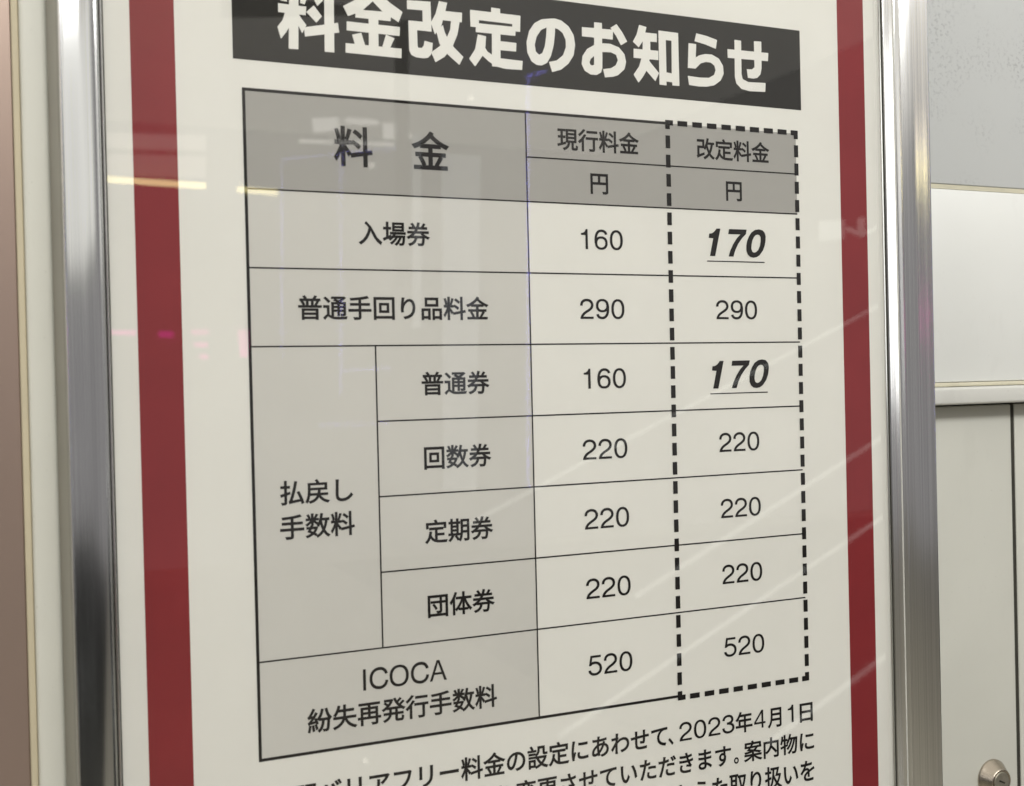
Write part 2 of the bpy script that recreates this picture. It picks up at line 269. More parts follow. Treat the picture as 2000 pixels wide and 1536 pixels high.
MIRRORED = {"window": [[1.552, -4.5, 2.669], [1.758, -4.5, 2.666], [1.692, -4.5, 0.948], [1.519, -4.5, 0.963]], "pillar": [[1.091, -3.7, 3.266], [1.123, -3.7, 3.27], [1.093, -3.7, 1.92], [1.061, -3.7, 1.919]], "beam": [[0.339, -3.6, 3.099], [1.963, -3.6, 3.34], [1.959, -3.6, 3.184], [0.336, -3.6, 2.975]], "tube": [[[[-0.084, -4.2, 2.403], [0.331, -4.2, 2.394]], 0.0277], [[[0.469, -4.2, 2.387], [0.646, -4.2, 2.379]], 0.0254]], "fascia": [[[-0.186, -4.3, 2.619], [0.354, -4.3, 2.637], [0.352, -4.3, 2.573], [-0.188, -4.3, 2.555]], [[-0.186, -4.35, 2.537], [0.359, -4.35, 2.555], [0.357, -4.35, 2.458], [-0.188, -4.35, 2.448]]], "glow": [[[0.791, -4.1, 2.701], [0.908, -4.1, 2.714], [0.916, -4.1, 2.659], [0.799, -4.1, 2.642]], [[0.946, -4.1, 2.717], [1.095, -4.1, 2.713], [1.094, -4.1, 2.695], [0.95, -4.1, 2.692]], [[1.119, -4.1, 2.706], [1.222, -4.1, 2.699], [1.261, -4.1, 2.649], [1.127, -4.1, 2.631]], [[0.731, -4.1, 2.604], [1.235, -4.1, 2.617], [1.235, -4.1, 2.605], [0.731, -4.1, 2.592]]], "down": [[[1.432, -3.8, 2.768], 0.0106], [[1.056, -4.1, 2.505], 0.0136], [[0.654, -3, 0.177], 0.007]], "led": [[[0.627, -4, 2.49], [1.15, -4, 2.57]], [[0.627, -4, 2.485], [0.606, -4, 1.641]], [[0.889, -4, 2.527], [0.862, -4, 1.468]], [[1.806, -4, 2.945], [1.757, -4, 1.008]], [[1.811, -4, 2.95], [1.898, -4, 2.985]], [[0.865, -4, 1.57], [1.089, -4, 1.58]], [[0.767, -4, 1.335], [1.075, -4, 1.331]]], "led_step": 0.0122, "neon": [[[-0.072, -4.4, 1.774], [0.044, -4.4, 1.774], [0.043, -4.4, 1.749], [-0.073, -4.4, 1.754]], [[0.14, -4.4, 1.769], [0.202, -4.4, 1.767], [0.202, -4.4, 1.739], [0.14, -4.4, 1.742]], [[0.283, -4.4, 1.773], [0.356, -4.4, 1.773], [0.355, -4.4, 1.754], [0.283, -4.4, 1.755]], [[0.295, -4.4, 1.717], [0.354, -4.4, 1.715], [0.354, -4.4, 1.694], [0.295, -4.4, 1.697]], [[0.319, -4.4, 1.664], [0.353, -4.4, 1.661], [0.353, -4.4, 1.64], [0.318, -4.4, 1.643]], [[0.494, -4.4, 1.773], [0.536, -4.4, 1.773], [0.533, -4.4, 1.647], [0.5, -4.4, 1.647]]], "post": [[[1.198, -3.9, 2.617], [1.232, -3.9, 2.619], [1.21, -3.9, 1.756], [1.176, -3.9, 1.756]], [[1.12, -3.9, 2.549], [1.135, -3.9, 2.55], [1.129, -3.9, 2.334], [1.115, -3.9, 2.334]], [[1.389, -3.9, 2.491], [1.402, -3.9, 2.492], [1.495, -3.9, 2.353], [1.39, -3.9, 2.334]]], "signp": [[[3.991, -4.6, 2.428], [4.125, -4.6, 2.436], [4.122, -4.6, 2.318], [3.987, -4.6, 2.308]], [[4.14, -4.6, 2.443], [4.168, -4.6, 2.444], [4.165, -4.6, 2.323], [4.137, -4.6, 2.322]]], "arrow": [[[4.285, -4.6, 2.46], [4.325, -4.6, 2.462], [4.322, -4.6, 2.374], [4.283, -4.6, 2.373]], [[4.194, -4.6, 2.401], [4.303, -4.6, 2.37], [4.302, -4.6, 2.342], [4.193, -4.6, 2.376]], [[4.303, -4.6, 2.37], [4.435, -4.6, 2.419], [4.434, -4.6, 2.393], [4.302, -4.6, 2.342]]], "streak": [[[[1.069, -3, 0.985], [3.033, -3, 1.811]], 0.0158], [[[1.762, -3, 0.65], [3.061, -3, 1.25]], 0.0194], [[[1.414, -3, 0.149], [3.052, -3, 0.9]], 0.0176], [[[2.305, -2.9, 0.022], [2.947, -2.9, 0.317]], 0.0206]]}
GLYPHS = {
    '、': [[209,23,273,-56,296,-37,318,-17,341,2,279,75,189,166,117,224,95,205,74,186,52,167,123,109]],
    '。': [[279,244,194,244,111,244,42,176,42,92,42,7,111,-61,194,-61,279,-61,347,7,347,92,347,176],
          [251,-10,194,-10,139,-10,93,35,93,92,93,147,139,193,194,193,251,193,296,147,296,92,296,35]],
    'あ': [[607,441,613,441,571,329,510,248,444,185,433,243,426,304,426,368,426,382,427,395,427,409,473,426,531,441,596,441,602,441],
          [721,537,727,551,701,558,674,564,648,571,647,554,642,528,637,513,636,510,635,506,634,503,622,503,609,504,597,504,546,504,485,495,429,479,432,521,435,563,439,602,562,608,695,622,800,640,800,665,799,689,799,714,697,690,575,677,448,671,452,696,456,722,460,747,463,761,467,779,472,792,444,793,416,793,388,794,389,782,387,764,386,746,383,720,381,695,378,669,355,669,333,668,310,668,267,668,180,675,145,681,146,656,146,631,147,606,188,603,266,599,309,599,329,599,350,600,370,600,366,553,361,503,359,453,221,389,109,258,109,129,109,44,161,3,227,3,282,3,342,25,397,58,402,39,408,21,413,2,437,9,461,17,485,24,477,49,469,76,461,105,546,177,627,288,684,430,777,403,828,335,828,259,828,129,716,36,535,17,549,-5,564,-28,578,-50,810,-13,905,111,905,255,905,365,831,457,706,490,706,491,707,493,707,494,712,510],
          [259,323,356,378,356,372,356,366,356,360,356,285,366,204,380,133,329,97,281,80,242,80,204,80,185,101,185,142,185,224]],
    'い': [[219,674,223,698,191,699,158,699,126,700,132,676,133,634,133,611,133,553,135,431,144,344,171,85,262,-9,357,-9,424,-9,485,49,545,219,524,243,503,266,482,290,456,190,409,86,358,86,287,86,238,197,222,364,215,447,215,538,215,601,215,627],
          [833,554,744,670,718,661,692,652,666,643,762,526,822,321,840,140,867,151,893,162,920,173,905,342]],
    'え': [[421,765,312,789,308,765,303,740,299,716,421,694,596,671,696,662,700,687,703,711,707,736,612,742],
          [708,490,727,503,711,521,695,539,679,557,670,553,648,548,631,546,556,537,323,522,266,520,234,519,204,520,181,522,183,493,186,463,188,434,210,438,236,441,269,444,330,449,498,463,577,468,478,369,206,97,166,56,146,37,128,22,116,11,141,-7,167,-24,192,-42,248,30,357,145,395,181,418,203,441,217,469,217,496,217,518,199,530,164,539,135,554,76,564,46,585,-20,635,-39,715,-39,769,-39,861,-31,903,-24,905,4,906,32,908,60,861,48,785,40,719,40,668,40,644,56,632,94,622,127,609,177,599,206,585,247,562,274,523,278,512,280,494,281,484,280,521,318,634,423,672,458,684,469]],
    'お': [[792,650,721,688,709,668,697,648,685,628,749,594,860,525,909,478,923,499,936,521,950,542,901,582],
          [244,241,325,279,326,220,327,161,328,102,328,69,315,53,292,53,253,53,183,92,183,138,183,183],
          [176,612,121,619,122,594,122,568,123,543,157,539,194,538,251,538,272,538,297,539,325,541,325,497,324,454,324,410,324,391,324,372,324,353,209,304,105,217,105,134,105,45,235,-32,313,-32,367,-32,401,-2,401,91,400,163,398,236,397,308,469,333,540,347,615,347,710,347,787,301,787,216,787,124,707,77,619,60,582,52,539,52,502,53,511,26,521,-1,530,-28,565,-26,609,-25,654,-14,791,19,867,96,867,217,867,337,762,416,616,416,550,416,472,403,396,379,396,391,396,402,396,414,397,459,397,504,398,549,471,557,549,570,608,584,607,610,607,636,606,662,549,645,473,631,400,622,401,658,403,694,404,730,405,753,408,781,411,799,381,799,352,799,322,799,325,782,327,748,327,728,327,690,326,652,326,614,298,612,272,611,249,611,212,611]],
    'か': [[844,593,782,674,758,663,733,652,709,641,780,558,858,382,887,279,913,291,939,304,965,316,931,409],
          [109,559,78,561,81,532,83,503,86,474,112,478,153,483,176,486,218,491,261,495,303,500,269,366,194,138,92,1,119,-10,147,-20,174,-31,279,138,347,364,384,508,428,512,468,515,492,515,555,515,598,498,598,406,598,298,582,168,550,100,530,57,500,49,463,49,435,49,382,56,340,69,344,41,349,14,353,-14,385,-22,433,-29,471,-29,536,-29,585,-12,617,55,659,138,675,297,675,416,675,551,602,585,513,585,489,585,447,582,400,578,409,626,417,673,426,721,430,740,434,762,438,780,407,783,376,787,345,790,345,722,335,644,319,572,259,567,200,562,167,561,135,560]],
    'き': [[281,230,305,265,279,270,253,276,227,281,205,237,188,195,188,138,189,10,299,-48,495,-48,580,-48,659,-42,729,-31,730,-4,731,22,732,49,660,34,587,28,494,28,337,28,263,69,263,152,263,196],
          [494,728,502,698,504,690,507,681,509,673,413,668,299,671,179,685,181,661,182,636,184,612,309,601,432,599,528,605,537,579,546,553,555,527,562,510,568,492,575,475,462,465,310,464,160,480,161,455,163,430,164,405,318,394,482,396,604,407,626,358,652,309,682,263,650,267,585,274,532,280,530,260,527,239,525,219,594,211,688,202,744,187,758,207,771,228,785,248,771,262,759,275,748,291,722,329,699,372,678,415,748,425,811,438,859,451,855,476,851,501,847,526,800,511,730,493,647,483,639,503,632,523,624,543,617,566,609,589,602,612,671,621,742,636,799,652,795,676,792,700,788,724,724,703,654,688,583,679,572,719,563,760,559,798,531,794,502,791,474,787,484,759]],
    'さ': [[282,264,312,312,286,318,260,324,234,330,206,271,186,219,186,164,186,28,306,-41,496,-42,607,-42,692,-31,754,-20,755,7,757,33,758,60,688,44,602,34,500,35,352,36,265,78,265,173,265,221],
          [305,613,158,631,159,604,159,578,160,551,317,538,461,538,580,549,614,466,662,378,701,321,665,325,591,331,535,336,533,314,531,291,529,269,601,264,722,253,770,242,784,261,797,279,811,298,796,315,781,332,767,351,730,403,686,480,655,557,722,566,801,580,862,598,859,624,856,650,853,676,785,653,702,637,630,627,610,685,592,751,584,798,556,794,527,791,499,787,508,761,517,730,524,709,534,679,544,649,554,619,444,611]],
    'し': [[335,746,340,779,306,779,273,780,239,780,245,751,247,715,247,678,247,573,237,320,237,172,237,9,336,-51,480,-51,700,-51,829,75,898,170,879,193,860,215,841,238,769,134,666,31,483,31,388,31,319,70,319,180,319,329,326,565,331,678,332,711]],
    'す': [[552,417,568,372,577,278,538,231,480,231,424,231,378,268,378,330,378,395,427,436,479,436,519,436],
          [207,655,96,653,97,627,97,602,98,576,223,585,393,592,545,593,545,559,546,526,546,492,526,499,504,503,479,503,384,503,303,428,303,329,303,220,383,162,467,162,501,162,530,171,554,189,514,98,422,42,289,12,311,-10,334,-32,356,-54,589,16,655,166,655,301,655,351,644,395,623,429,622,484,622,539,621,594,626,594,630,594,635,594,781,594,872,592,928,589,928,614,929,638,929,663,881,663,758,664,636,664,631,664,626,664,621,664,621,686,622,707,622,729,623,742,625,781,627,792,597,792,566,792,536,792,537,784,541,755,542,729,543,707,543,685,544,663,395,661]],
    'せ': [[76,500,45,500,48,473,51,445,54,418,81,422,124,428,155,432,191,436,226,440,262,444,262,344,262,238,263,195,268,36,290,-17,521,-17,622,-17,744,-8,811,-1,812,27,813,56,814,84,749,72,625,60,517,60,344,60,342,98,339,206,338,245,338,349,339,452,439,462,556,474,659,482,657,419,652,351,648,318,645,295,634,291,610,291,587,291,544,296,510,304,509,281,509,258,508,235,535,230,604,221,640,221,686,221,708,234,717,278,727,325,729,414,731,487,775,490,813,492,843,493,868,493,906,494,922,493,922,519,922,545,922,571,898,570,870,568,844,566,807,564,770,561,733,559,734,606,734,652,735,699,736,720,737,754,740,771,712,771,683,771,655,771,658,754,660,718,660,696,660,648,660,601,660,553,553,544,437,533,339,524,339,569,340,614,340,659,340,690,342,717,344,740,315,740,286,740,257,740,261,709,263,686,263,655,263,609,262,562,262,516,224,513,187,509,149,506,113,502]],
    'た': [[590,487,537,482,537,457,537,433,537,408,599,415,660,418,723,418,781,418,840,413,891,406,892,431,892,457,893,482,839,488,779,491,720,491,656,491],
          [549,206,558,239,533,241,508,244,483,246,475,204,468,167,468,128,468,29,554,-19,712,-19,785,-19,851,-13,905,-5,906,22,907,49,908,76,847,63,778,56,713,56,570,56,544,102,544,149,544,175],
          [254,620,221,620,185,620,149,621,101,627,102,601,103,575,104,549,140,547,176,545,220,545,248,545,279,546,312,548,304,512,295,474,286,441,249,300,178,97,118,-6,147,-16,177,-26,206,-36,258,74,326,280,362,422,374,466,385,512,394,556,464,564,537,575,602,590,602,616,602,643,602,669,541,653,475,641,410,633,415,658,420,682,425,707,429,727,437,765,443,787,411,790,379,792,347,795,349,774,348,740,344,712,341,692,336,660,329,625,290,622]],
    'だ': [[560,473,507,468,507,443,507,418,507,393,569,400,630,404,693,404,751,404,810,399,861,392,862,417,862,443,863,468,809,474,749,477,690,477,626,477],
          [519,192,528,225,503,227,478,230,453,232,444,190,438,152,438,114,438,15,524,-34,682,-34,755,-34,821,-27,875,-19,876,8,877,35,878,62,817,49,748,42,683,42,540,42,514,88,514,135,514,161],
          [781,706,755,742,737,734,720,727,702,719,729,681,763,621,783,580,801,588,819,596,837,604,817,645],
          [892,745,865,783,848,775,830,768,813,760,841,722,874,665,896,621,914,629,932,637,950,645,931,683],
          [224,606,191,606,155,606,119,607,71,613,72,587,73,561,74,535,110,533,146,531,190,531,218,531,249,532,282,534,274,498,265,460,256,427,219,286,148,83,88,-20,117,-30,147,-40,176,-50,228,59,296,266,332,408,344,452,354,498,364,542,434,550,507,561,572,576,572,602,572,628,572,654,511,639,445,627,380,619,385,644,390,668,395,693,399,713,407,751,413,772,381,775,349,777,317,780,319,760,318,726,314,698,311,678,306,646,299,611,260,608]],
    'て': [[123,665,85,664,88,635,91,606,94,577,202,600,457,624,564,636,472,581,377,454,377,298,377,75,588,-24,773,-31,783,-3,792,24,802,52,639,58,457,120,457,316,457,434,544,586,686,632,737,647,825,648,882,648,882,675,882,701,882,728,815,725,721,720,612,710,428,695,239,676,174,669,155,667]],
    'と': [[348,668,308,778,282,767,255,756,229,745,275,636,328,519,374,437,267,362,201,281,201,178,201,28,337,-28,525,-28,650,-28,765,-16,841,-3,841,27,841,56,841,86,763,66,630,52,521,52,363,52,284,104,284,187,284,263,340,329,433,389,531,454,669,520,737,555,766,570,791,583,814,597,799,621,785,644,770,668,749,651,728,638,699,621,644,591,536,538,442,481,398,560]],
    'に': [[565,657,456,675,456,648,456,622,456,595,566,583,760,583,867,595,867,622,867,649,867,676,767,661],
          [485,231,495,268,471,270,447,273,423,275,412,226,406,191,406,157,406,63,481,7,649,7,752,7,836,16,899,28,898,56,898,84,897,112,816,94,739,86,649,86,513,86,480,130,480,176,480,203],
          [260,735,265,752,235,755,206,757,176,760,176,738,172,712,169,689,157,606,124,435,124,288,124,153,141,38,161,-33,185,-31,209,-30,233,-28,232,-18,231,-4,230,7,229,18,232,37,235,52,244,99,280,205,306,276,292,287,278,297,264,308,247,267,223,207,206,162,200,211,197,253,197,302,197,414,228,593,247,685,251,703]],
    'の': [[284,618,476,642,465,550,445,455,420,372,369,203,316,136,269,136,224,136,166,192,166,318,166,454],
          [546,550,559,644,729,629,826,504,826,353,826,180,700,85,572,56,549,51,518,46,486,43,502,18,517,-6,533,-31,770,0,908,140,908,350,908,553,759,718,525,718,281,718,88,528,88,311,88,146,177,44,266,44,359,44,437,149,499,355,527,448]],
    'ま': [[469,185,500,178,500,156,501,133,501,111,501,42,452,24,395,24,296,24,256,59,256,105,256,151,308,188,403,188,436,188],
          [257,461,185,473,185,448,186,423,186,398,258,390,368,384,436,384,455,384,474,384,493,384,494,339,496,293,497,248,470,252,442,254,413,254,269,254,182,192,182,101,182,5,260,-46,404,-46,534,-46,580,24,580,94,579,115,579,135,578,156,678,120,761,59,820,5,835,29,851,52,866,76,809,123,707,196,574,232,572,283,569,335,567,386,662,389,750,397,844,409,844,434,845,459,845,484,754,470,663,461,566,457,566,461,566,465,566,469,566,512,566,554,566,597,662,602,757,611,836,620,836,644,837,669,837,693,747,679,656,670,566,666,566,686,567,707,567,727,568,756,570,776,573,794,545,794,516,794,488,794,490,780,492,751,492,734,492,710,492,687,492,663,477,663,461,663,446,663,379,663,255,673,190,685,190,660,191,636,191,611,254,604,377,594,447,594,462,594,476,594,491,594,491,552,491,511,491,469,491,464,491,459,491,454,473,454,455,454,437,454,371,454]],
    'ら': [[421,757,335,784,328,759,322,733,315,708,391,687,608,643,703,630,709,656,716,681,722,707,634,715],
          [299,534,313,602,285,606,257,609,229,613,223,508,198,298,178,207,203,201,227,195,252,189,258,205,267,222,282,239,352,323,460,373,592,373,694,373,768,316,768,236,768,99,614,8,298,47,306,20,314,-8,322,-35,694,-66,852,55,852,234,852,351,750,443,597,443,477,443,367,405,271,321,282,385]],
    'り': [[318,716,339,789,310,790,280,791,251,792,249,765,247,736,243,706,231,625,212,478,212,383,212,318,218,262,223,224,249,226,274,228,300,230,294,280,293,314,298,353,310,484,426,666,551,666,656,666,710,552,710,394,710,143,540,54,323,22,339,-2,354,-26,370,-50,618,-5,792,117,792,395,792,605,697,738,564,738,437,738,333,613,292,511,298,581]],
    'わ': [[293,742,293,720,291,688,290,657,288,625,236,617,177,609,144,608,120,607,101,606,79,607,82,579,84,552,87,524,152,533,218,542,283,551,281,519,278,486,276,454,226,375,111,219,55,149,72,126,88,103,105,80,153,148,219,243,268,316,268,303,267,290,267,277,265,168,265,117,264,21,264,5,263,-24,261,-38,290,-38,319,-38,348,-38,346,-20,344,5,343,23,338,112,339,173,339,264,339,300,340,340,342,382,433,467,539,525,655,525,787,525,848,424,848,347,849,175,697,96,528,72,540,47,553,22,565,-3,783,39,930,144,929,345,928,500,805,598,667,598,572,598,458,563,348,472,350,494,351,515,353,537,368,562,385,589,398,607,388,619,378,630,368,642,366,641,365,641,363,640,370,710,378,766,383,791,352,792,320,793,289,794,293,769]],
    'を': [[856,434,882,441,871,466,860,491,849,516,821,501,797,491,767,477,715,453,654,429,585,396,570,454,517,486,452,486,409,486,351,473,313,449,347,494,380,551,403,604,512,608,636,616,735,632,735,657,736,681,736,706,642,689,533,680,431,675,446,722,454,761,460,791,433,793,405,796,378,798,376,761,367,716,353,673,331,673,309,672,287,672,241,672,171,676,118,683,118,658,118,633,118,608,173,604,239,602,282,602,297,602,311,602,326,602,288,521,221,418,95,296,118,279,140,263,163,246,197,286,225,323,254,350,299,392,363,423,426,423,471,423,507,404,517,361,400,300,281,226,281,108,281,-14,396,-45,539,-45,626,-45,737,-37,813,-27,814,0,814,26,815,53,727,38,620,29,542,29,439,29,361,41,361,119,361,185,426,238,519,287,519,235,518,170,516,131,542,131,567,131,593,131,592,195,591,259,590,323,666,359,737,388,793,409,820,420]],
    'ア': [[924,666,931,676,915,692,898,707,882,723,867,720,831,717,812,717,752,717,286,717,238,717,201,717,159,721,124,726,124,696,124,665,124,635,163,639,201,641,238,641,285,641,738,641,808,641,775,579,681,470,589,417,611,399,633,382,655,364,769,443,864,572,904,640,911,651],
          [532,273,532,544,502,544,472,544,442,544,445,518,446,496,446,472,446,305,424,162,269,68,241,48,207,32,179,23,204,3,228,-17,253,-37,508,90]],
    'バ': [[790,744,765,779,747,772,730,764,712,757,739,719,773,659,793,618,811,626,829,634,847,642,827,683],
          [902,783,875,819,857,812,840,804,822,797,851,759,883,703,905,659,923,667,941,675,959,683,940,720],
          [261,404,218,301,183,217,127,112,64,29,92,17,121,5,149,-7,205,73,258,176,296,268,338,370,373,518,387,580,391,602,399,631,405,653,375,659,346,666,316,672,303,556],
          [670,442,710,339,752,232,798,97,823,-5,853,5,882,14,912,24,886,114,833,267,792,366,750,472,686,610,646,682,619,673,592,664,565,655,609,581]],
    'フ': [[854,651,861,665,841,678,820,691,800,704,781,699,762,699,747,699,701,699,302,699,245,699,212,699,173,702,145,705,145,676,145,646,145,617,171,618,205,620,245,620,302,620,698,620,756,620,742,524,696,385,625,294,541,187,429,102,235,53,258,28,280,3,303,-22,487,36,606,129,697,246,776,349,824,510,846,615,850,634]],
    'リ': [[774,734,776,759,745,759,713,759,682,759,685,734,687,706,687,672,687,637,687,552,687,514,687,325,675,244,604,161,542,91,457,51,365,28,387,5,408,-18,430,-41,503,-16,603,27,668,105,740,191,773,270,773,510,773,548,773,632,773,672,773,706],
          [310,732,312,751,282,751,251,751,221,751,223,732,225,697,225,679,225,649,225,388,225,346,225,316,222,284,220,269,251,269,281,269,312,269,310,287,308,320,308,345,308,387,308,649,308,679,308,703]],
    'ー': [[132,431,102,433,102,400,102,368,102,335,133,338,186,340,241,340,316,340,715,340,790,340,835,340,877,336,897,335,897,368,897,400,897,433,875,431,839,428,789,428,715,428,315,428,241,428,185,428]],
    '体': [[274,829,251,836,201,685,119,535,30,437,45,420,67,380,74,363,104,397,133,436,160,479,160,293,160,108,160,-78,184,-78,208,-78,232,-78,232,150,232,377,232,605,266,673,296,745,321,816,298,823],
          [471,175,416,175,416,152,416,129,416,106,471,106,526,106,581,106,581,46,581,-14,581,-74,605,-74,630,-74,654,-74,654,-14,654,46,654,106,708,106,761,106,815,106,815,129,815,152,815,175,761,175,708,175,654,175,654,290,654,406,654,521,716,347,812,179,916,84,930,104,955,130,973,143,865,230,761,398,702,566,786,566,870,566,954,566,954,590,954,614,954,638,854,638,754,638,654,638,654,704,654,771,654,837,630,837,605,837,581,837,581,771,581,704,581,638,487,638,392,638,298,638,298,614,298,590,298,566,377,566,457,566,536,566,474,396,369,226,259,138,276,125,301,99,313,81,419,177,517,342,581,518,581,404,581,289,581,175,526,175]],
    '入': [[310,776,295,755,361,709,412,653,456,591,391,306,266,103,41,-13,61,-27,96,-58,110,-73,313,45,441,229,517,491,627,289,698,58,927,-70,931,-46,951,-6,964,15,631,214,661,590,341,819,326,798]],
    '内': [[220,669,99,669,99,419,99,168,99,-82,124,-82,148,-82,173,-82,173,144,173,369,173,595,269,595,366,595,462,595,457,463,420,298,199,179,217,166,242,138,253,122,388,201,460,296,498,392,590,307,691,203,742,135,763,151,783,168,804,184,742,259,620,376,521,464,531,509,536,553,538,595,635,595,732,595,829,595,829,403,829,212,829,20,829,2,824,-4,804,-5,784,-5,716,-6,645,-3,656,-24,668,-58,671,-79,761,-79,823,-79,858,-67,892,-54,903,-30,903,19,903,236,903,452,903,669,782,669,660,669,539,669,539,726,539,783,539,840,514,840,488,840,463,840,463,783,463,726,463,669,342,669]],
    '円': [[738,698,840,698,840,600,840,501,840,403,738,403,637,403,535,403,535,501,535,600,535,698,637,698],
          [365,772,90,772,90,488,90,203,90,-81,115,-81,141,-81,166,-81,166,56,166,192,166,329,391,329,615,329,840,329,840,226,840,123,840,20,840,2,834,-4,815,-5,795,-5,731,-6,662,-4,673,-24,686,-58,690,-79,781,-79,837,-79,870,-66,904,-53,916,-29,916,20,916,271,916,521,916,772,641,772],
          [264,403,166,403,166,501,166,600,166,698,264,698,362,698,460,698,460,600,460,501,460,403,362,403]],
    '再': [[258,611,158,611,158,485,158,358,158,232,119,232,79,232,40,232,40,209,40,185,40,162,79,162,119,162,158,162,158,81,158,-1,158,-82,183,-82,207,-82,232,-82,232,-1,232,81,232,162,410,162,589,162,767,162,767,112,767,63,767,13,767,-4,761,-9,742,-10,725,-11,660,-12,594,-9,606,-29,617,-61,622,-81,708,-81,764,-80,797,-68,830,-56,841,-34,841,12,841,62,841,112,841,162,881,162,922,162,962,162,962,185,962,209,962,232,922,232,881,232,841,232,841,358,841,485,841,611,739,611,636,611,534,611,534,644,534,676,534,709,664,709,795,709,925,709,925,732,925,756,925,779,642,779,360,779,77,779,77,756,77,732,77,709,204,709,331,709,458,709,458,676,458,644,458,611,358,611],
          [767,273,767,232,689,232,612,232,534,232,534,273,534,315,534,356,612,356,689,356,767,356,767,315],
          [307,232,232,232,232,273,232,315,232,356,307,356,383,356,458,356,458,315,458,273,458,232,383,232],
          [767,462,767,422,689,422,612,422,534,422,534,462,534,502,534,542,612,542,689,542,767,542,767,502],
          [307,422,232,422,232,462,232,502,232,542,307,542,383,542,458,542,458,502,458,462,458,422,383,422]],
    '券': [[530,426,606,426,637,382,677,341,722,306,567,306,412,306,257,306,303,343,344,383,379,426,455,426],
          [755,807,732,815,709,771,669,706,636,664,596,664,555,664,515,664,536,720,551,778,560,835,534,838,508,840,482,843,474,784,458,723,435,664,391,664,347,664,303,664,321,674,338,683,356,693,341,728,302,780,269,818,249,808,230,799,210,789,242,751,276,699,292,664,236,664,180,664,124,664,124,642,124,619,124,597,217,597,311,597,404,597,385,562,364,528,339,495,247,495,154,495,62,495,62,472,62,449,62,426,134,426,207,426,279,426,214,361,134,304,34,261,51,246,73,218,81,199,129,221,174,247,214,274,214,262,214,249,214,237,266,237,317,237,369,237,344,118,285,30,95,-15,111,-30,131,-60,139,-79,351,-21,419,86,447,237,528,237,609,237,690,237,679,87,667,26,649,8,640,-1,630,-2,611,-2,593,-2,541,-2,488,3,500,-16,509,-46,510,-68,565,-71,617,-72,645,-69,675,-66,694,-60,712,-40,741,-11,755,70,768,273,817,242,870,216,925,198,936,217,958,246,975,261,864,290,760,351,691,426,774,426,858,426,941,426,941,449,941,472,941,495,771,495,600,495,430,495,452,528,471,562,487,597,615,597,744,597,872,597,872,619,872,642,872,664,818,664,765,664,711,664,741,701,774,748,801,792,778,800]],
    '取': [[774,656,850,656,826,508,784,379,730,271,679,382,645,513,623,656,699,656],
          [627,728,506,728,506,704,506,680,506,656,523,656,539,656,556,656,584,480,625,323,688,196,628,100,557,26,479,-23,496,-37,517,-62,528,-80,602,-29,670,38,727,123,777,42,839,-24,915,-73,927,-54,950,-27,967,-14,886,34,821,104,770,192,847,329,903,503,929,718,914,722,898,726,883,730,879,729,874,729,870,728,749,728],
          [64,134,38,130,44,106,49,82,55,58,155,75,256,93,356,110,356,47,356,-15,356,-78,380,-78,405,-78,429,-78,429,-11,429,56,429,123,459,129,488,134,518,140,517,161,515,183,514,204,486,199,457,195,429,190,429,368,429,547,429,725,453,725,478,725,502,725,502,748,502,770,502,793,351,793,199,793,48,793,48,770,48,748,48,725,70,725,93,725,115,725,115,530,115,336,115,141,89,137],
          [187,678,187,725,243,725,300,725,356,725,356,678,356,632,356,585,300,585,243,585,187,585,187,632],
          [187,472,187,520,243,520,300,520,356,520,356,472,356,423,356,375,300,375,243,375,187,375,187,423],
          [187,257,187,309,243,309,300,309,356,309,356,265,356,222,356,178,300,169,243,161,187,152,187,204]],
    '品': [[302,663,302,726,435,726,568,726,701,726,701,663,701,599,701,536,568,536,435,536,302,536,302,599],
          [412,797,229,797,229,686,229,575,229,464,412,464,595,464,778,464,778,575,778,686,778,797,595,797],
          [202,357,83,357,83,211,83,66,83,-80,107,-80,131,-80,155,-80,155,-62,155,-44,155,-26,225,-26,294,-26,364,-26,364,-41,364,-56,364,-71,389,-71,414,-71,439,-71,439,72,439,214,439,357,320,357],
          [225,47,155,47,155,127,155,206,155,286,225,286,294,286,364,286,364,206,364,127,364,47,294,47],
          [674,357,549,357,549,211,549,66,549,-80,573,-80,597,-80,621,-80,621,-62,621,-44,621,-26,697,-26,773,-26,849,-26,849,-42,849,-58,849,-74,874,-74,900,-74,925,-74,925,70,925,213,925,357,800,357],
          [697,47,621,47,621,127,621,206,621,286,697,286,773,286,849,286,849,206,849,127,849,47,773,47]],
    '回': [[374,424,374,500,455,500,537,500,618,500,618,424,618,347,618,271,537,271,455,271,374,271,374,347],
          [433,568,303,568,303,447,303,325,303,204,433,204,562,204,692,204,692,325,692,447,692,568,562,568],
          [361,799,82,799,82,506,82,214,82,-79,108,-79,133,-79,159,-79,159,-61,159,-43,159,-25,386,-25,612,-25,839,-25,839,-43,839,-61,839,-79,866,-79,892,-79,919,-79,919,214,919,506,919,799,640,799],
          [386,46,159,46,159,272,159,498,159,724,386,724,612,724,839,724,839,498,839,272,839,46,612,46]],
    '団': [[303,423,285,413,335,357,386,279,404,227,424,238,443,248,463,259,443,312,391,387,340,442,322,432],
          [618,685,594,685,594,642,594,600,594,557,466,557,337,557,209,557,209,535,209,513,209,491,337,491,466,491,594,491,594,383,594,274,594,166,594,151,589,146,575,146,559,146,506,145,449,147,458,128,468,101,471,82,549,82,597,82,626,93,655,104,665,123,665,165,665,274,665,382,665,491,711,491,756,491,802,491,802,513,802,535,802,557,756,557,711,557,665,557,665,600,665,642,665,685,641,685],
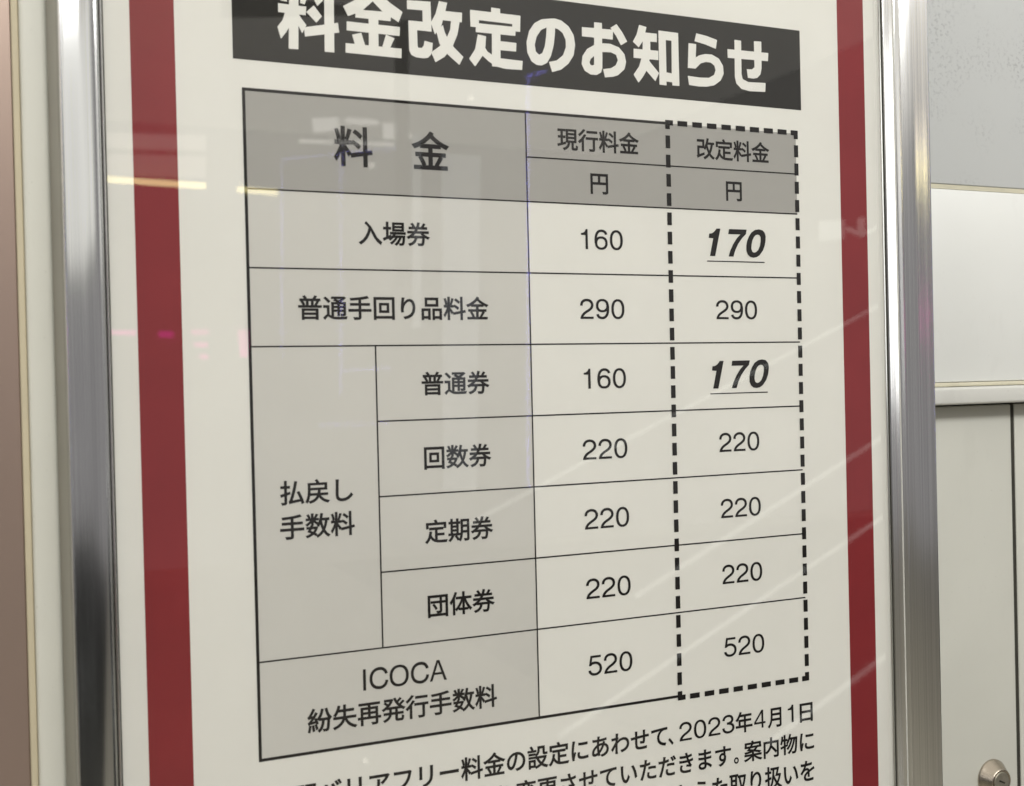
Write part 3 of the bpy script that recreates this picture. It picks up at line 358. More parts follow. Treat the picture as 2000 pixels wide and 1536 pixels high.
          [362,793,82,793,82,502,82,211,82,-80,107,-80,132,-80,157,-80,157,-65,157,-49,157,-34,386,-34,614,-34,843,-34,843,-49,843,-65,843,-80,869,-80,895,-80,921,-80,921,211,921,502,921,793,641,793],
          [386,38,157,38,157,266,157,493,157,721,386,721,614,721,843,721,843,493,843,266,843,38,614,38]],
    '場': [[497,595,497,621,604,621,712,621,819,621,819,595,819,568,819,542,712,542,604,542,497,542,497,568],
          [497,728,497,754,604,754,712,754,819,754,819,728,819,701,819,675,712,675,604,675,497,675,497,701],
          [582,810,429,810,429,702,429,593,429,485,582,485,736,485,889,485,889,593,889,702,889,810,736,810],
          [541,429,331,429,331,407,331,386,331,364,378,364,424,364,471,364,423,282,350,211,271,163,287,153,312,129,323,117,368,148,414,187,454,232,488,232,521,232,555,232,500,141,412,51,329,6,347,-6,367,-25,379,-41,472,18,571,128,624,232,656,232,689,232,721,232,679,124,605,14,523,-41,543,-51,566,-69,579,-84,665,-18,743,111,783,232,809,232,835,232,861,232,848,74,834,10,816,-8,809,-17,800,-19,786,-19,772,-19,738,-18,701,-14,711,-31,717,-58,718,-76,757,-78,796,-78,817,-76,841,-74,859,-69,875,-51,902,-22,918,56,934,264,935,274,936,294,936,294,792,294,647,294,503,294,519,316,533,340,546,364,684,364,823,364,961,364,961,386,961,407,961,429,751,429],
          [71,193,34,178,44,153,53,128,63,103,147,144,257,198,359,249,354,271,348,293,343,315,309,300,275,284,241,269,241,363,241,458,241,552,277,552,313,552,349,552,349,576,349,600,349,624,313,624,277,624,241,624,241,693,241,763,241,832,217,832,194,832,170,832,170,763,170,693,170,624,131,624,92,624,53,624,53,600,53,576,53,552,92,552,131,552,170,552,170,447,170,342,170,237,118,214]],
    '変': [[249,617,226,623,193,551,136,479,75,432,92,423,122,403,135,390,194,443,256,523,294,605,271,611],
          [710,602,691,591,754,536,832,453,869,399,889,413,909,426,929,440,891,491,815,570,748,625,729,614],
          [418,383,391,388,333,310,222,223,71,162,87,151,109,126,120,108,185,137,242,170,293,205,331,155,377,112,431,75,318,29,184,0,46,-16,60,-32,77,-64,84,-83,233,-62,378,-26,502,32,616,-28,756,-65,917,-82,927,-61,945,-30,961,-12,816,0,687,28,580,73,670,126,745,195,795,282,779,293,762,304,746,315,741,314,737,313,732,312,628,312,523,312,419,312,438,332,455,352,471,372,444,377],
          [386,192,346,245,348,247,350,248,352,250,462,250,573,250,683,250,639,193,578,147,506,109,440,146],
          [456,840,432,834,448,809,465,778,478,751,342,751,206,751,70,751,70,729,70,707,70,685,162,685,255,685,347,685,347,587,347,488,347,390,372,390,398,390,423,390,423,488,423,587,423,685,474,685,525,685,576,685,576,587,576,488,576,390,601,390,627,390,652,390,652,488,652,587,652,685,745,685,837,685,930,685,930,707,930,729,930,751,807,751,685,751,562,751,549,781,525,822,504,852,480,846]],
    '失': [[482,840,456,840,456,782,456,723,456,665,392,665,328,665,264,665,283,711,300,760,314,810,288,815,262,821,236,826,200,690,138,556,60,471,79,463,116,443,132,432,167,475,200,529,230,589,305,589,381,589,456,589,456,569,456,549,456,529,456,483,454,436,446,390,315,390,185,390,54,390,54,365,54,340,54,315,179,315,304,315,429,315,387,185,285,66,42,-16,58,-31,80,-63,89,-81,345,7,456,138,502,282,580,96,712,-26,921,-80,932,-60,954,-28,971,-12,767,34,635,146,566,315,693,315,820,315,947,315,947,340,947,365,947,390,807,390,666,390,526,390,532,436,534,483,534,529,534,549,534,569,534,589,644,589,753,589,863,589,863,614,863,640,863,665,753,665,644,665,534,665,534,723,534,782,534,840,508,840]],
    '定': [[249,375,224,378,203,197,148,54,36,-33,54,-44,85,-69,97,-83,164,-25,212,51,247,144,339,-29,489,-64,698,-64,776,-64,854,-64,932,-64,935,-42,949,-6,960,12,911,11,739,11,702,11,643,11,588,14,538,23,538,90,538,158,538,225,637,225,737,225,836,225,836,248,836,272,836,295,737,295,637,295,538,295,538,350,538,404,538,459,624,459,709,459,795,459,795,483,795,508,795,532,600,532,406,532,211,532,211,508,211,483,211,459,294,459,377,459,460,459,460,321,460,182,460,44,378,75,315,134,276,239,286,280,294,324,300,370,275,373],
          [451,833,426,826,443,796,461,758,472,727,342,727,212,727,82,727,82,654,82,582,82,509,107,509,131,509,156,509,156,558,156,607,156,656,384,656,613,656,841,656,841,607,841,558,841,509,867,509,892,509,918,509,918,582,918,654,918,727,798,727,678,727,558,727,548,760,522,810,500,847,475,840]],
    '年': [[103,223,48,223,48,199,48,175,48,151,203,151,357,151,512,151,512,74,512,-3,512,-80,538,-80,563,-80,589,-80,589,-3,589,74,589,151,711,151,832,151,954,151,954,175,954,199,954,223,832,223,711,223,589,223,589,289,589,356,589,422,687,422,786,422,884,422,884,446,884,469,884,493,786,493,687,493,589,493,589,544,589,596,589,647,695,647,801,647,907,647,907,671,907,695,907,719,707,719,507,719,307,719,324,753,339,788,353,824,328,831,302,837,277,844,229,708,146,578,50,496,69,485,101,460,115,448,169,500,222,569,268,647,349,647,431,647,512,647,512,596,512,544,512,493,412,493,313,493,213,493,213,403,213,313,213,223,158,223],
          [363,223,288,223,288,289,288,356,288,422,363,422,437,422,512,422,512,356,512,289,512,223,437,223]],
    '戻': [[555,422,529,422,525,380,520,340,512,302,419,302,325,302,232,302,232,280,232,258,232,236,319,236,407,236,494,236,453,123,367,39,168,-7,182,-22,201,-50,208,-68,405,-18,502,68,553,184,626,57,747,-27,906,-67,916,-47,937,-18,953,-2,790,32,666,114,601,236,700,236,799,236,898,236,898,258,898,280,898,302,795,302,692,302,589,302,596,340,602,380,606,422,580,422],
          [447,820,425,811,448,778,471,736,486,700,369,700,253,700,136,700,136,628,136,555,136,483,136,339,126,134,30,-11,49,-18,82,-37,96,-49,188,93,207,296,210,448,431,448,651,448,872,448,872,532,872,616,872,700,770,700,668,700,566,700,552,741,522,797,490,839,468,830],
          [210,596,210,640,406,640,602,640,798,640,798,596,798,551,798,507,602,507,406,507,210,507,210,551]],
    '手': [[188,322,50,322,50,297,50,273,50,248,188,248,325,248,463,248,463,174,463,99,463,25,463,5,454,-3,432,-3,409,-3,330,-4,246,-2,258,-22,272,-55,278,-76,383,-77,449,-75,487,-63,524,-51,540,-29,540,25,540,99,540,174,540,248,678,248,815,248,953,248,953,273,953,297,953,322,815,322,678,322,540,322,540,376,540,430,540,484,659,484,777,484,896,484,896,508,896,532,896,556,777,556,659,556,540,556,540,610,540,665,540,719,658,733,768,753,853,778,835,798,816,819,798,839,645,791,354,765,116,753,123,737,132,707,134,688,238,692,352,699,463,710,463,659,463,607,463,556,348,556,232,556,117,556,117,532,117,508,117,484,232,484,348,484,463,484,463,430,463,376,463,322,325,322]],
    '払': [[400,-17,404,-33,432,-18,475,-10,847,46,860,8,870,-27,878,-56,903,-45,928,-34,953,-23,924,89,847,272,775,413,752,404,730,396,707,387,748,302,791,200,825,108,714,93,604,77,493,62,570,269,644,542,690,794,663,799,637,803,610,808,569,551,481,262,453,186,424,104,402,50,379,42,388,20],
          [238,840,214,840,214,773,214,705,214,638,166,638,119,638,71,638,71,615,71,591,71,568,119,568,166,568,214,568,214,496,214,424,214,352,162,338,111,325,59,311,66,287,74,262,81,238,125,251,170,264,214,277,214,190,214,102,214,15,214,1,208,-3,195,-4,182,-4,138,-5,91,-3,101,-22,111,-53,114,-72,182,-72,225,-70,250,-59,277,-47,287,-27,287,15,287,110,287,204,287,299,331,312,376,326,420,339,417,362,414,385,411,408,370,396,328,384,287,372,287,437,287,503,287,568,328,568,368,568,409,568,409,591,409,615,409,638,368,638,328,638,287,638,287,705,287,773,287,840,263,840]],
    '扱': [[208,840,184,840,184,773,184,705,184,638,138,638,92,638,46,638,46,615,46,591,46,568,92,568,138,568,184,568,184,496,184,423,184,351,134,338,84,324,34,311,41,287,49,262,56,238,99,251,141,263,184,276,184,189,184,102,184,15,184,1,178,-3,164,-4,152,-4,108,-5,61,-3,71,-22,81,-53,84,-72,153,-72,194,-71,221,-59,247,-47,257,-27,257,15,257,109,257,204,257,298,295,310,334,321,372,333,369,356,365,378,362,401,327,391,292,381,257,371,257,437,257,502,257,568,293,568,329,568,365,568,365,591,365,615,365,638,329,638,293,638,257,638,257,705,257,773,257,840,233,840],
          [511,775,359,775,359,752,359,730,359,707,397,707,434,707,472,707,469,632,465,562,459,495,459,494,459,494,459,493,436,263,384,83,260,-37,277,-47,310,-69,322,-80,426,30,481,175,511,359,552,270,601,189,660,119,601,57,532,10,457,-24,473,-36,499,-63,509,-80,581,-45,649,4,708,66,769,4,838,-47,915,-82,927,-63,950,-35,967,-21,889,11,818,60,756,121,830,216,887,337,919,486,903,492,888,499,872,505,868,504,863,503,859,502,814,502,769,502,724,502,755,584,790,689,816,775,664,775],
          [541,632,544,707,604,707,663,707,723,707,694,613,658,506,628,436,696,436,764,436,832,436,805,333,762,246,707,174,630,266,570,377,529,495,536,561]],
    '改': [[601,581,602,585,671,585,739,585,808,585,787,454,755,343,706,251,657,345,622,455,598,574,599,578],
          [194,770,76,770,76,745,76,721,76,696,170,696,263,696,357,696,357,625,357,555,357,484,268,484,178,484,89,484,89,357,89,230,89,103,89,66,73,53,58,46,71,27,83,-10,88,-32,111,-13,148,6,439,117,436,134,431,166,430,188,342,156,253,125,165,93,165,199,165,304,165,410,253,410,341,410,429,410,427,408,426,406,424,404,440,392,470,363,482,350,508,385,532,425,553,469,581,362,616,264,662,181,602,97,522,32,416,-16,431,-32,453,-66,461,-84,563,-33,643,31,706,111,761,32,830,-32,915,-75,927,-55,950,-27,968,-12,879,29,808,94,751,177,817,286,859,420,886,585,908,585,930,585,952,585,952,608,952,632,952,655,843,655,735,655,626,655,643,710,658,768,670,827,645,831,621,836,596,840,565,676,510,517,431,413,431,532,431,651,431,770,313,770]],
    '数': [[464,812,443,821,425,782,393,723,368,688,384,680,401,672,417,664,443,697,477,747,506,793,485,802],
          [106,800,88,793,114,751,141,696,150,661,169,669,188,678,207,686,198,722,171,776,143,815,125,808],
          [356,260,410,260,387,208,355,164,317,126,279,145,240,164,203,180,217,204,233,231,247,260,301,260],
          [131,183,110,153,159,134,214,109,264,83,200,37,123,5,41,-14,54,-28,70,-54,77,-72,169,-47,254,-8,326,50,359,30,389,11,412,-6,428,10,444,27,460,43,437,59,408,77,375,95,428,152,470,222,495,309,481,315,468,320,454,326,450,325,446,324,442,323,387,323,333,323,278,323,285,340,293,358,300,375,278,379,255,383,233,387,226,367,216,345,206,323,161,323,115,323,70,323,70,302,70,281,70,260,105,260,140,260,175,260,154,220],
          [280,841,257,841,257,779,257,716,257,654,188,654,119,654,50,654,50,633,50,613,50,592,111,592,173,592,234,592,186,527,109,465,39,435,54,421,71,395,80,378,141,411,207,467,257,526,257,485,257,445,257,404,280,404,304,404,327,404,327,449,327,495,327,540,375,505,436,458,461,435,475,453,489,471,503,489,479,506,391,562,342,592,405,592,468,592,531,592,531,613,531,633,531,654,463,654,395,654,327,654,327,716,327,779,327,841,304,841],
          [652,828,629,832,604,656,559,488,481,383,497,373,526,349,538,337,564,374,586,418,606,467,628,369,657,278,694,199,638,104,560,31,451,-22,465,-37,486,-67,493,-83,595,-28,672,41,731,129,781,44,843,-24,921,-71,933,-52,955,-26,972,-12,888,33,822,106,771,198,824,301,858,426,880,576,903,576,925,576,948,576,948,599,948,623,948,646,853,646,758,646,663,646,677,702,689,761,698,821,675,825],
          [755,576,809,576,793,461,769,361,733,276,695,366,667,468,648,576,702,576]],
    '料': [[72,767,54,762,80,692,104,600,108,540,128,545,148,550,168,555,161,615,138,707,109,777,91,772],
          [399,774,377,780,363,712,334,613,311,553,327,548,344,542,360,537,386,594,418,688,443,763,421,769],
          [529,734,516,717,574,682,643,627,674,589,687,608,701,627,714,646,681,684,612,735,554,769,541,752],
          [477,483,465,465,524,433,597,381,632,345,644,365,657,385,669,405,634,441,560,488,500,518,488,500],
          [101,504,47,504,47,481,47,457,47,434,94,434,141,434,188,434,152,323,89,191,31,121,44,102,62,70,70,48,119,115,170,225,208,333,208,196,208,58,208,-79,231,-79,255,-79,278,-79,278,59,278,196,278,334,315,276,361,200,379,162,396,182,412,201,429,221,407,254,307,388,278,420,278,425,278,429,278,434,333,434,387,434,442,434,442,457,442,481,442,504,387,504,333,504,278,504,278,615,278,726,278,837,255,837,231,837,208,837,208,726,208,615,208,504,154,504],
          [548,223,440,203,444,180,449,157,453,134,557,153,661,172,765,191,765,101,765,11,765,-79,789,-79,813,-79,837,-79,837,15,837,110,837,204,880,212,923,219,966,227,962,250,958,273,954,296,915,289,876,282,837,275,837,463,837,652,837,840,813,840,789,840,765,840,765,647,765,455,765,262,657,242]],
    '日': [[253,258,253,352,419,352,586,352,752,352,752,258,752,165,752,71,586,71,419,71,253,71,253,165],
          [419,426,253,426,253,516,253,607,253,697,419,697,586,697,752,697,752,607,752,516,752,426,586,426],
          [395,772,176,772,176,492,176,211,176,-69,202,-69,227,-69,253,-69,253,-47,253,-26,253,-4,419,-4,586,-4,752,-4,752,-24,752,-44,752,-64,779,-64,805,-64,832,-64,832,215,832,493,832,772,613,772]],
    '普': [[174,627,154,619,187,574,219,511,231,469,253,478,274,487,296,496,284,538,251,599,215,643,195,635],
          [800,639,777,647,758,599,721,531,694,489,713,482,733,475,752,468,781,508,816,568,845,624,822,632],
          [716,834,691,842,675,806,645,755,620,719,523,719,427,719,330,719,344,725,357,731,371,737,358,768,329,811,299,842,277,833,256,825,234,816,259,788,284,749,298,719,235,719,171,719,108,719,108,698,108,676,108,655,193,655,278,655,363,655,363,590,363,524,363,459,259,459,156,459,52,459,52,438,52,417,52,396,351,396,651,396,950,396,950,417,950,438,950,459,844,459,739,459,633,459,633,524,633,590,633,655,722,655,812,655,901,655,901,676,901,698,901,719,834,719,768,719,701,719,722,748,745,784,765,818,740,826],
          [434,590,434,655,476,655,519,655,561,655,561,590,561,524,561,459,519,459,476,459,434,459,434,524],
          [262,83,262,117,422,117,581,117,741,117,741,83,741,50,741,16,581,16,422,16,262,16,262,50],
          [422,176,262,176,262,209,262,241,262,274,422,274,581,274,741,274,741,241,741,209,741,176,581,176],
          [399,334,189,334,189,196,189,59,189,-79,213,-79,238,-79,262,-79,262,-67,262,-56,262,-44,422,-44,581,-44,741,-44,741,-54,741,-65,741,-75,767,-75,792,-75,818,-75,818,61,818,198,818,334,608,334]],
    '更': [[285,186,252,238,231,229,209,221,188,212,222,154,264,108,313,71,252,36,166,7,47,-15,63,-32,83,-64,92,-81,222,-53,315,-16,382,28,520,-45,704,-68,937,-77,941,-52,955,-20,969,-3,745,3,572,18,443,76,495,127,522,185,534,247,647,247,760,247,873,247,873,376,873,505,873,634,764,634,654,634,545,634,545,662,545,691,545,719,675,719,805,719,935,719,935,742,935,764,935,787,645,787,355,787,65,787,65,764,65,742,65,719,199,719,333,719,467,719,467,691,467,662,467,634,363,634,260,634,156,634,156,505,156,376,156,247,256,247,355,247,455,247,443,199,420,154,374,114,326,146],
          [228,377,228,411,308,411,387,411,467,411,467,398,467,384,467,371,467,350,467,329,465,309,386,309,307,309,228,309,228,343],
          [628,309,543,309,544,329,545,349,545,370,545,384,545,397,545,411,629,411,714,411,798,411,798,377,798,343,798,309,713,309],
          [228,538,228,571,308,571,387,571,467,571,467,538,467,504,467,471,387,471,308,471,228,471,228,504],
          [545,538,545,571,629,571,714,571,798,571,798,538,798,504,798,471,714,471,629,471,545,471,545,504]],
    '月': [[412,787,207,787,207,684,207,582,207,479,207,318,191,115,29,-27,46,-37,75,-65,86,-81,184,5,234,118,259,232,420,232,581,232,742,232,742,165,742,99,742,32,742,10,735,3,711,2,688,1,607,0,524,3,537,-18,551,-53,556,-76,663,-76,730,-75,769,-61,806,-48,821,-23,821,31,821,283,821,535,821,787,616,787],
          [283,658,283,714,436,714,589,714,742,714,742,658,742,602,742,546,589,546,436,546,283,546,283,602],
          [283,422,283,475,436,475,589,475,742,475,742,418,742,362,742,305,585,305,429,305,272,305,280,364]],
    '期': [[202,136,178,143,148,76,95,9,39,-36,57,-47,87,-68,101,-80,155,-30,213,47,249,123,225,130],
          [340,122,321,112,360,65,406,-1,424,-42,445,-30,465,-18,486,-6,465,35,419,97,379,143,360,133],
          [787,722,855,722,855,668,855,615,855,561,787,561,718,561,650,561,650,615,650,668,650,722,718,722],
          [696,790,580,790,580,669,580,548,580,427,580,283,572,92,488,-41,505,-49,536,-71,548,-84,608,11,634,139,644,260,714,260,785,260,855,260,855,179,855,98,855,17,855,1,849,-3,835,-4,820,-5,769,-5,716,-3,726,-23,737,-56,740,-76,813,-76,861,-75,889,-62,918,-50,927,-27,927,16,927,274,927,532,927,790,811,790],
          [787,494,855,494,855,439,855,383,855,328,786,328,717,328,648,328,650,363,650,396,650,427,650,449,650,472,650,494,718,494],
          [410,828,387,828,387,788,387,747,387,707,326,707,266,707,205,707,205,747,205,788,205,828,182,828,160,828,137,828,137,788,137,747,137,707,109,707,80,707,52,707,52,685,52,662,52,640,80,640,109,640,137,640,137,504,137,367,137,231,104,231,71,231,38,231,38,209,38,186,38,164,202,164,367,164,531,164,531,186,531,209,531,231,506,231,482,231,457,231,457,367,457,504,457,640,482,640,506,640,531,640,531,662,531,685,531,707,506,707,482,707,457,707,457,747,457,788,457,828,434,828],
          [205,610,205,640,266,640,326,640,387,640,387,610,387,581,387,551,326,551,266,551,205,551,205,581],
          [205,458,205,491,266,491,326,491,387,491,387,458,387,426,387,393,326,393,266,393,205,393,205,426],
          [205,298,205,332,266,332,326,332,387,332,387,298,387,265,387,231,326,231,266,231,205,231,205,265]],
    '案': [[188,230,52,230,52,209,52,187,52,166,168,166,285,166,401,166,312,89,167,24,34,-5,49,-20,71,-48,81,-66,218,-30,366,48,460,141,460,68,460,-6,460,-79,485,-79,510,-79,535,-79,535,-4,535,71,535,146,631,50,784,-30,924,-68,934,-49,956,-20,972,-5,837,24,690,89,599,166,716,166,832,166,949,166,949,187,949,209,949,230,811,230,673,230,535,230,535,258,535,285,535,313,510,313,485,313,460,313,460,285,460,258,460,230,324,230],
          [452,831,431,823,443,804,454,784,466,765,337,765,209,765,80,765,80,717,80,669,80,621,104,621,127,621,151,621,151,648,151,674,151,701,385,701,618,701,852,701,852,674,852,648,852,621,876,621,901,621,925,621,925,669,925,717,925,765,799,765,672,765,546,765,532,790,512,822,494,846,473,838],
          [568,535,663,535,629,490,583,454,524,426,453,440,380,454,307,465,329,486,353,510,377,535,472,535],
          [224,457,190,427,268,415,345,402,418,388,322,361,203,346,61,339,72,323,83,298,89,278,274,291,422,316,536,363,663,335,773,304,854,274,875,292,896,309,917,327,838,353,735,381,619,406,673,440,715,483,746,535,811,535,875,535,940,535,940,555,940,576,940,596,771,596,601,596,432,596,452,620,471,644,487,667,465,674,442,682,420,689,401,660,377,628,351,596,255,596,160,596,64,596,64,576,64,555,64,535,142,535,220,535,298,535,262,495]],
    '次': [[72,735,57,717,125,679,210,619,250,578,266,598,282,619,298,639,256,680,170,735,102,771,87,753],
          [100,146,42,73,65,56,88,38,111,21,173,111,249,227,308,329,289,346,269,362,250,379,185,270],
          [481,835,454,840,422,680,366,524,289,426,309,417,346,396,361,384,401,441,437,514,468,596,591,596,714,596,837,596,818,527,787,451,763,403,781,395,811,380,827,371,862,440,906,546,932,644,914,654,895,664,877,674,872,673,867,671,862,670,739,670,616,670,493,670,509,720,523,772,534,825,507,830],
          [596,547,569,547,569,526,569,506,569,485,569,342,547,124,240,-26,259,-39,285,-66,297,-84,494,15,581,143,620,265,676,105,766,-12,911,-73,921,-53,944,-22,961,-7,787,56,692,210,647,411,648,437,649,461,649,484,649,505,649,526,649,547,622,547]],
    '物': [[557,836,534,840,501,688,441,545,357,454,374,444,403,423,415,411,459,462,497,528,530,602,559,602,587,602,616,602,570,441,481,273,375,189,395,178,419,160,434,145,544,241,635,429,681,602,708,602,736,602,763,602,711,349,603,100,438,-18,459,-28,486,-48,501,-63,667,69,778,338,829,602,845,602,860,602,876,602,856,203,834,54,802,18,791,5,781,2,764,2,745,2,705,3,660,7,672,-14,679,-46,681,-68,725,-71,768,-72,795,-68,825,-64,845,-56,865,-28,905,21,927,178,949,634,950,644,951,672,951,672,820,672,689,672,558,672,575,721,591,774,603,827,580,831],
          [120,779,98,782,86,659,66,532,29,448,45,441,74,423,86,414,103,455,118,507,130,563,161,563,191,563,222,563,222,488,222,412,222,337,152,317,86,298,35,285,42,261,48,237,55,213,111,230,166,248,222,265,222,150,222,35,222,-80,245,-80,269,-80,292,-80,292,42,292,165,292,287,334,300,376,314,418,327,415,349,411,371,408,393,369,381,331,370,292,358,292,426,292,495,292,563,326,563,361,563,395,563,395,587,395,611,395,635,361,635,326,635,292,635,292,703,292,771,292,839,269,839,245,839,222,839,222,771,222,703,222,635,196,635,170,635,144,635,151,680,158,726,163,772,141,775]],
    '現': [[510,538,510,572,619,572,728,572,837,572,837,538,837,505,837,471,728,471,619,471,510,471,510,505],
          [510,377,510,411,619,411,728,411,837,411,837,377,837,343,837,309,728,309,619,309,510,309,510,343],
          [510,699,510,733,619,733,728,733,837,733,837,699,837,666,837,632,728,632,619,632,510,632,510,666],
          [83,163,31,149,37,125,44,101,50,77,149,106,283,146,409,183,406,205,402,228,399,250,353,237,307,224,261,211,261,286,261,361,261,436,302,436,343,436,384,436,384,459,384,482,384,505,343,505,302,505,261,505,261,576,261,648,261,719,305,719,349,719,393,719,393,742,393,766,393,789,278,789,164,789,49,789,49,766,49,742,49,719,95,719,142,719,188,719,188,648,188,576,188,505,146,505,103,505,61,505,61,482,61,459,61,436,103,436,146,436,188,436,188,354,188,273,188,191,136,177],
          [597,796,440,796,440,612,440,429,440,245,470,245,499,245,529,245,512,114,467,24,290,-25,305,-39,325,-68,333,-86,529,-26,584,85,603,245,636,245,669,245,702,245,702,170,702,96,702,21,702,-52,719,-73,791,-73,806,-73,874,-73,889,-73,949,-73,968,-41,975,82,955,87,925,99,910,110,908,8,903,-8,881,-8,866,-8,813,-8,802,-8,778,-8,774,-4,774,21,774,96,774,170,774,245,819,245,865,245,910,245,910,429,910,612,910,796,753,796]],
    '発': [[903,702,884,715,848,676,790,624,741,585,717,609,695,635,675,662,723,697,779,745,823,789,804,802,785,816,766,829,735,794,686,747,642,710,617,751,596,793,579,837,557,830,536,824,514,817,564,688,641,573,737,485,580,485,424,485,267,485,356,561,432,659,475,776,458,784,442,792,425,800,420,799,416,798,411,797,316,797,220,797,125,797,125,775,125,753,125,731,208,731,292,731,375,731,351,684,318,639,281,598,249,628,200,667,160,696,144,683,128,669,112,656,153,625,203,582,234,551,171,494,99,448,29,420,44,406,65,380,75,363,126,386,177,416,226,452,226,439,226,426,226,413,261,413,297,413,332,413,332,369,332,324,332,280,332,275,332,269,332,264,255,264,177,264,100,264,100,241,100,217,100,194,175,194,249,194,324,194,306,111,248,31,79,-26,95,-40,118,-67,127,-85,323,-16,384,86,401,194,461,194,522,194,582,194,582,141,582,87,582,34,582,-50,604,-73,689,-73,707,-73,802,-73,820,-73,894,-73,915,-36,923,92,902,97,872,109,855,122,851,15,846,-4,814,-4,794,-4,715,-4,699,-4,665,-4,659,1,659,33,659,87,659,140,659,194,739,194,818,194,898,194,898,217,898,241,898,264,818,264,739,264,659,264,659,314,659,363,659,413,698,413,737,413,776,413,776,426,776,439,776,452,820,417,868,387,919,364,931,384,954,413,972,428,903,455,839,495,783,544,834,581,894,630,940,675,921,688],
          [407,368,407,413,465,413,524,413,582,413,582,363,582,314,582,264,524,264,465,264,407,264,407,269,407,274,407,279,407,324]],
    '紛': [[220,193,200,189,212,120,223,29,225,-30,246,-26,267,-21,288,-17,285,42,273,130,260,200,240,196],
          [106,193,84,197,74,116,59,26,36,-35,52,-40,84,-51,98,-59,119,4,138,99,149,186,127,190],
          [329,216,310,210,329,153,352,78,361,30,381,37,400,43,420,50,411,98,387,171,366,228,347,222],
          [825,642,795,810,771,806,747,802,723,798,751,642,789,531,864,438,744,438,623,438,503,438,571,528,619,650,646,790,621,794,597,798,572,802,545,649,487,515,396,433,414,423,447,400,459,387,466,395,473,402,480,410,480,396,480,382,480,368,521,368,563,368,604,368,589,185,544,50,427,-29,443,-42,471,-71,480,-85,606,11,659,157,679,368,724,368,769,368,814,368,803,127,789,34,768,11,759,0,751,-2,734,-2,716,-2,675,-1,630,3,642,-17,649,-47,651,-68,697,-71,742,-71,768,-68,796,-66,815,-58,833,-35,863,0,877,106,891,403,891,404,891,405,891,406,898,399,905,392,912,385,922,408,946,434,966,449,871,539],
          [62,256,66,240,86,251,118,258,353,295,360,272,365,251,369,234,390,242,412,251,433,259,420,310,390,398,360,463,340,457,321,450,301,444,313,416,324,385,335,353,278,345,220,338,163,330,249,420,333,535,403,650,381,663,358,677,336,690,312,645,284,599,256,557,217,554,179,550,140,547,199,623,257,719,303,813,279,823,256,833,232,843,188,735,115,620,92,591,71,561,52,541,35,536,43,517,55,481,59,466,74,472,96,478,209,491,170,438,135,398,120,380,87,342,63,317,41,313,50,293]],
    '行': [[599,780,435,780,435,756,435,732,435,708,599,708,763,708,927,708,927,732,927,756,927,780,763,780],
          [291,831,267,841,216,768,119,679,35,622,48,608,69,579,79,562,169,626,272,724,339,811,315,821],
          [579,504,391,504,391,480,391,456,391,432,503,432,616,432,728,432,728,294,728,155,728,17,728,1,721,-4,702,-5,684,-6,616,-6,545,-3,556,-25,567,-56,570,-77,668,-77,725,-77,759,-66,792,-53,804,-30,804,16,804,155,804,293,804,432,854,432,905,432,955,432,955,456,955,480,955,504,767,504],
          [331,617,307,626,238,512,128,396,25,322,40,307,67,274,78,259,115,289,154,325,192,364,192,215,192,66,192,-83,217,-83,241,-83,266,-83,266,93,266,270,266,446,308,496,346,548,378,600,354,609]],
    '設': [[188,538,89,538,89,518,89,498,89,478,188,478,287,478,386,478,386,498,386,518,386,538,287,538],
          [188,406,89,406,89,386,89,367,89,347,188,347,288,347,387,347,387,367,387,386,387,406,288,406],
          [174,670,47,670,47,649,47,629,47,608,174,608,301,608,428,608,428,629,428,649,428,670,301,670],
          [176,824,156,814,183,774,216,716,231,680,251,692,272,703,292,715,276,751,244,804,215,844,195,834],
          [560,398,417,398,417,375,417,351,417,328,446,328,474,328,503,328,488,323,474,318,459,313,497,227,548,152,611,90,543,43,466,9,386,-11,386,84,386,178,386,273,287,273,188,273,89,273,89,160,89,46,89,-67,111,-67,133,-67,155,-67,155,-51,155,-35,155,-19,231,-19,308,-19,384,-19,398,-36,413,-63,420,-80,509,-54,594,-14,669,41,740,-13,823,-54,918,-78,928,-58,949,-26,966,-10,876,10,796,44,728,90,807,164,870,259,906,381,890,388,875,394,859,401,855,400,850,399,846,398,703,398],
          [155,155,155,210,210,210,264,210,319,210,319,155,319,99,319,44,264,44,210,44,155,44,155,99],
          [616,804,514,804,514,767,514,731,514,694,514,622,497,540,389,478,403,467,429,438,438,423,557,494,584,602,584,692,584,706,584,720,584,734,639,734,695,734,750,734,750,680,750,627,750,573,750,497,764,469,830,469,842,469,883,469,896,469,915,469,934,470,946,474,943,491,941,520,940,539,927,536,908,534,896,534,885,534,846,534,835,534,822,534,821,543,821,572,821,649,821,727,821,804,719,804],
          [716,328,810,328,777,252,728,188,669,136,608,189,560,254,527,328,621,328]],
    '通': [[82,771,65,757,124,705,200,632,235,585,253,602,272,618,290,635,253,681,176,751,117,800,100,786],
          [256,346,256,465,185,465,114,465,43,465,43,441,43,418,43,394,90,394,137,394,184,394,184,299,184,205,184,110,140,92,90,47,39,-8,55,-29,70,-49,86,-70,137,-2,186,56,220,56,243,56,277,22,318,-3,388,-45,471,-57,595,-57,703,-57,878,-52,948,-47,949,-27,961,7,969,26,866,16,714,8,596,8,485,8,400,15,333,56,298,79,276,97,256,108,256,227],
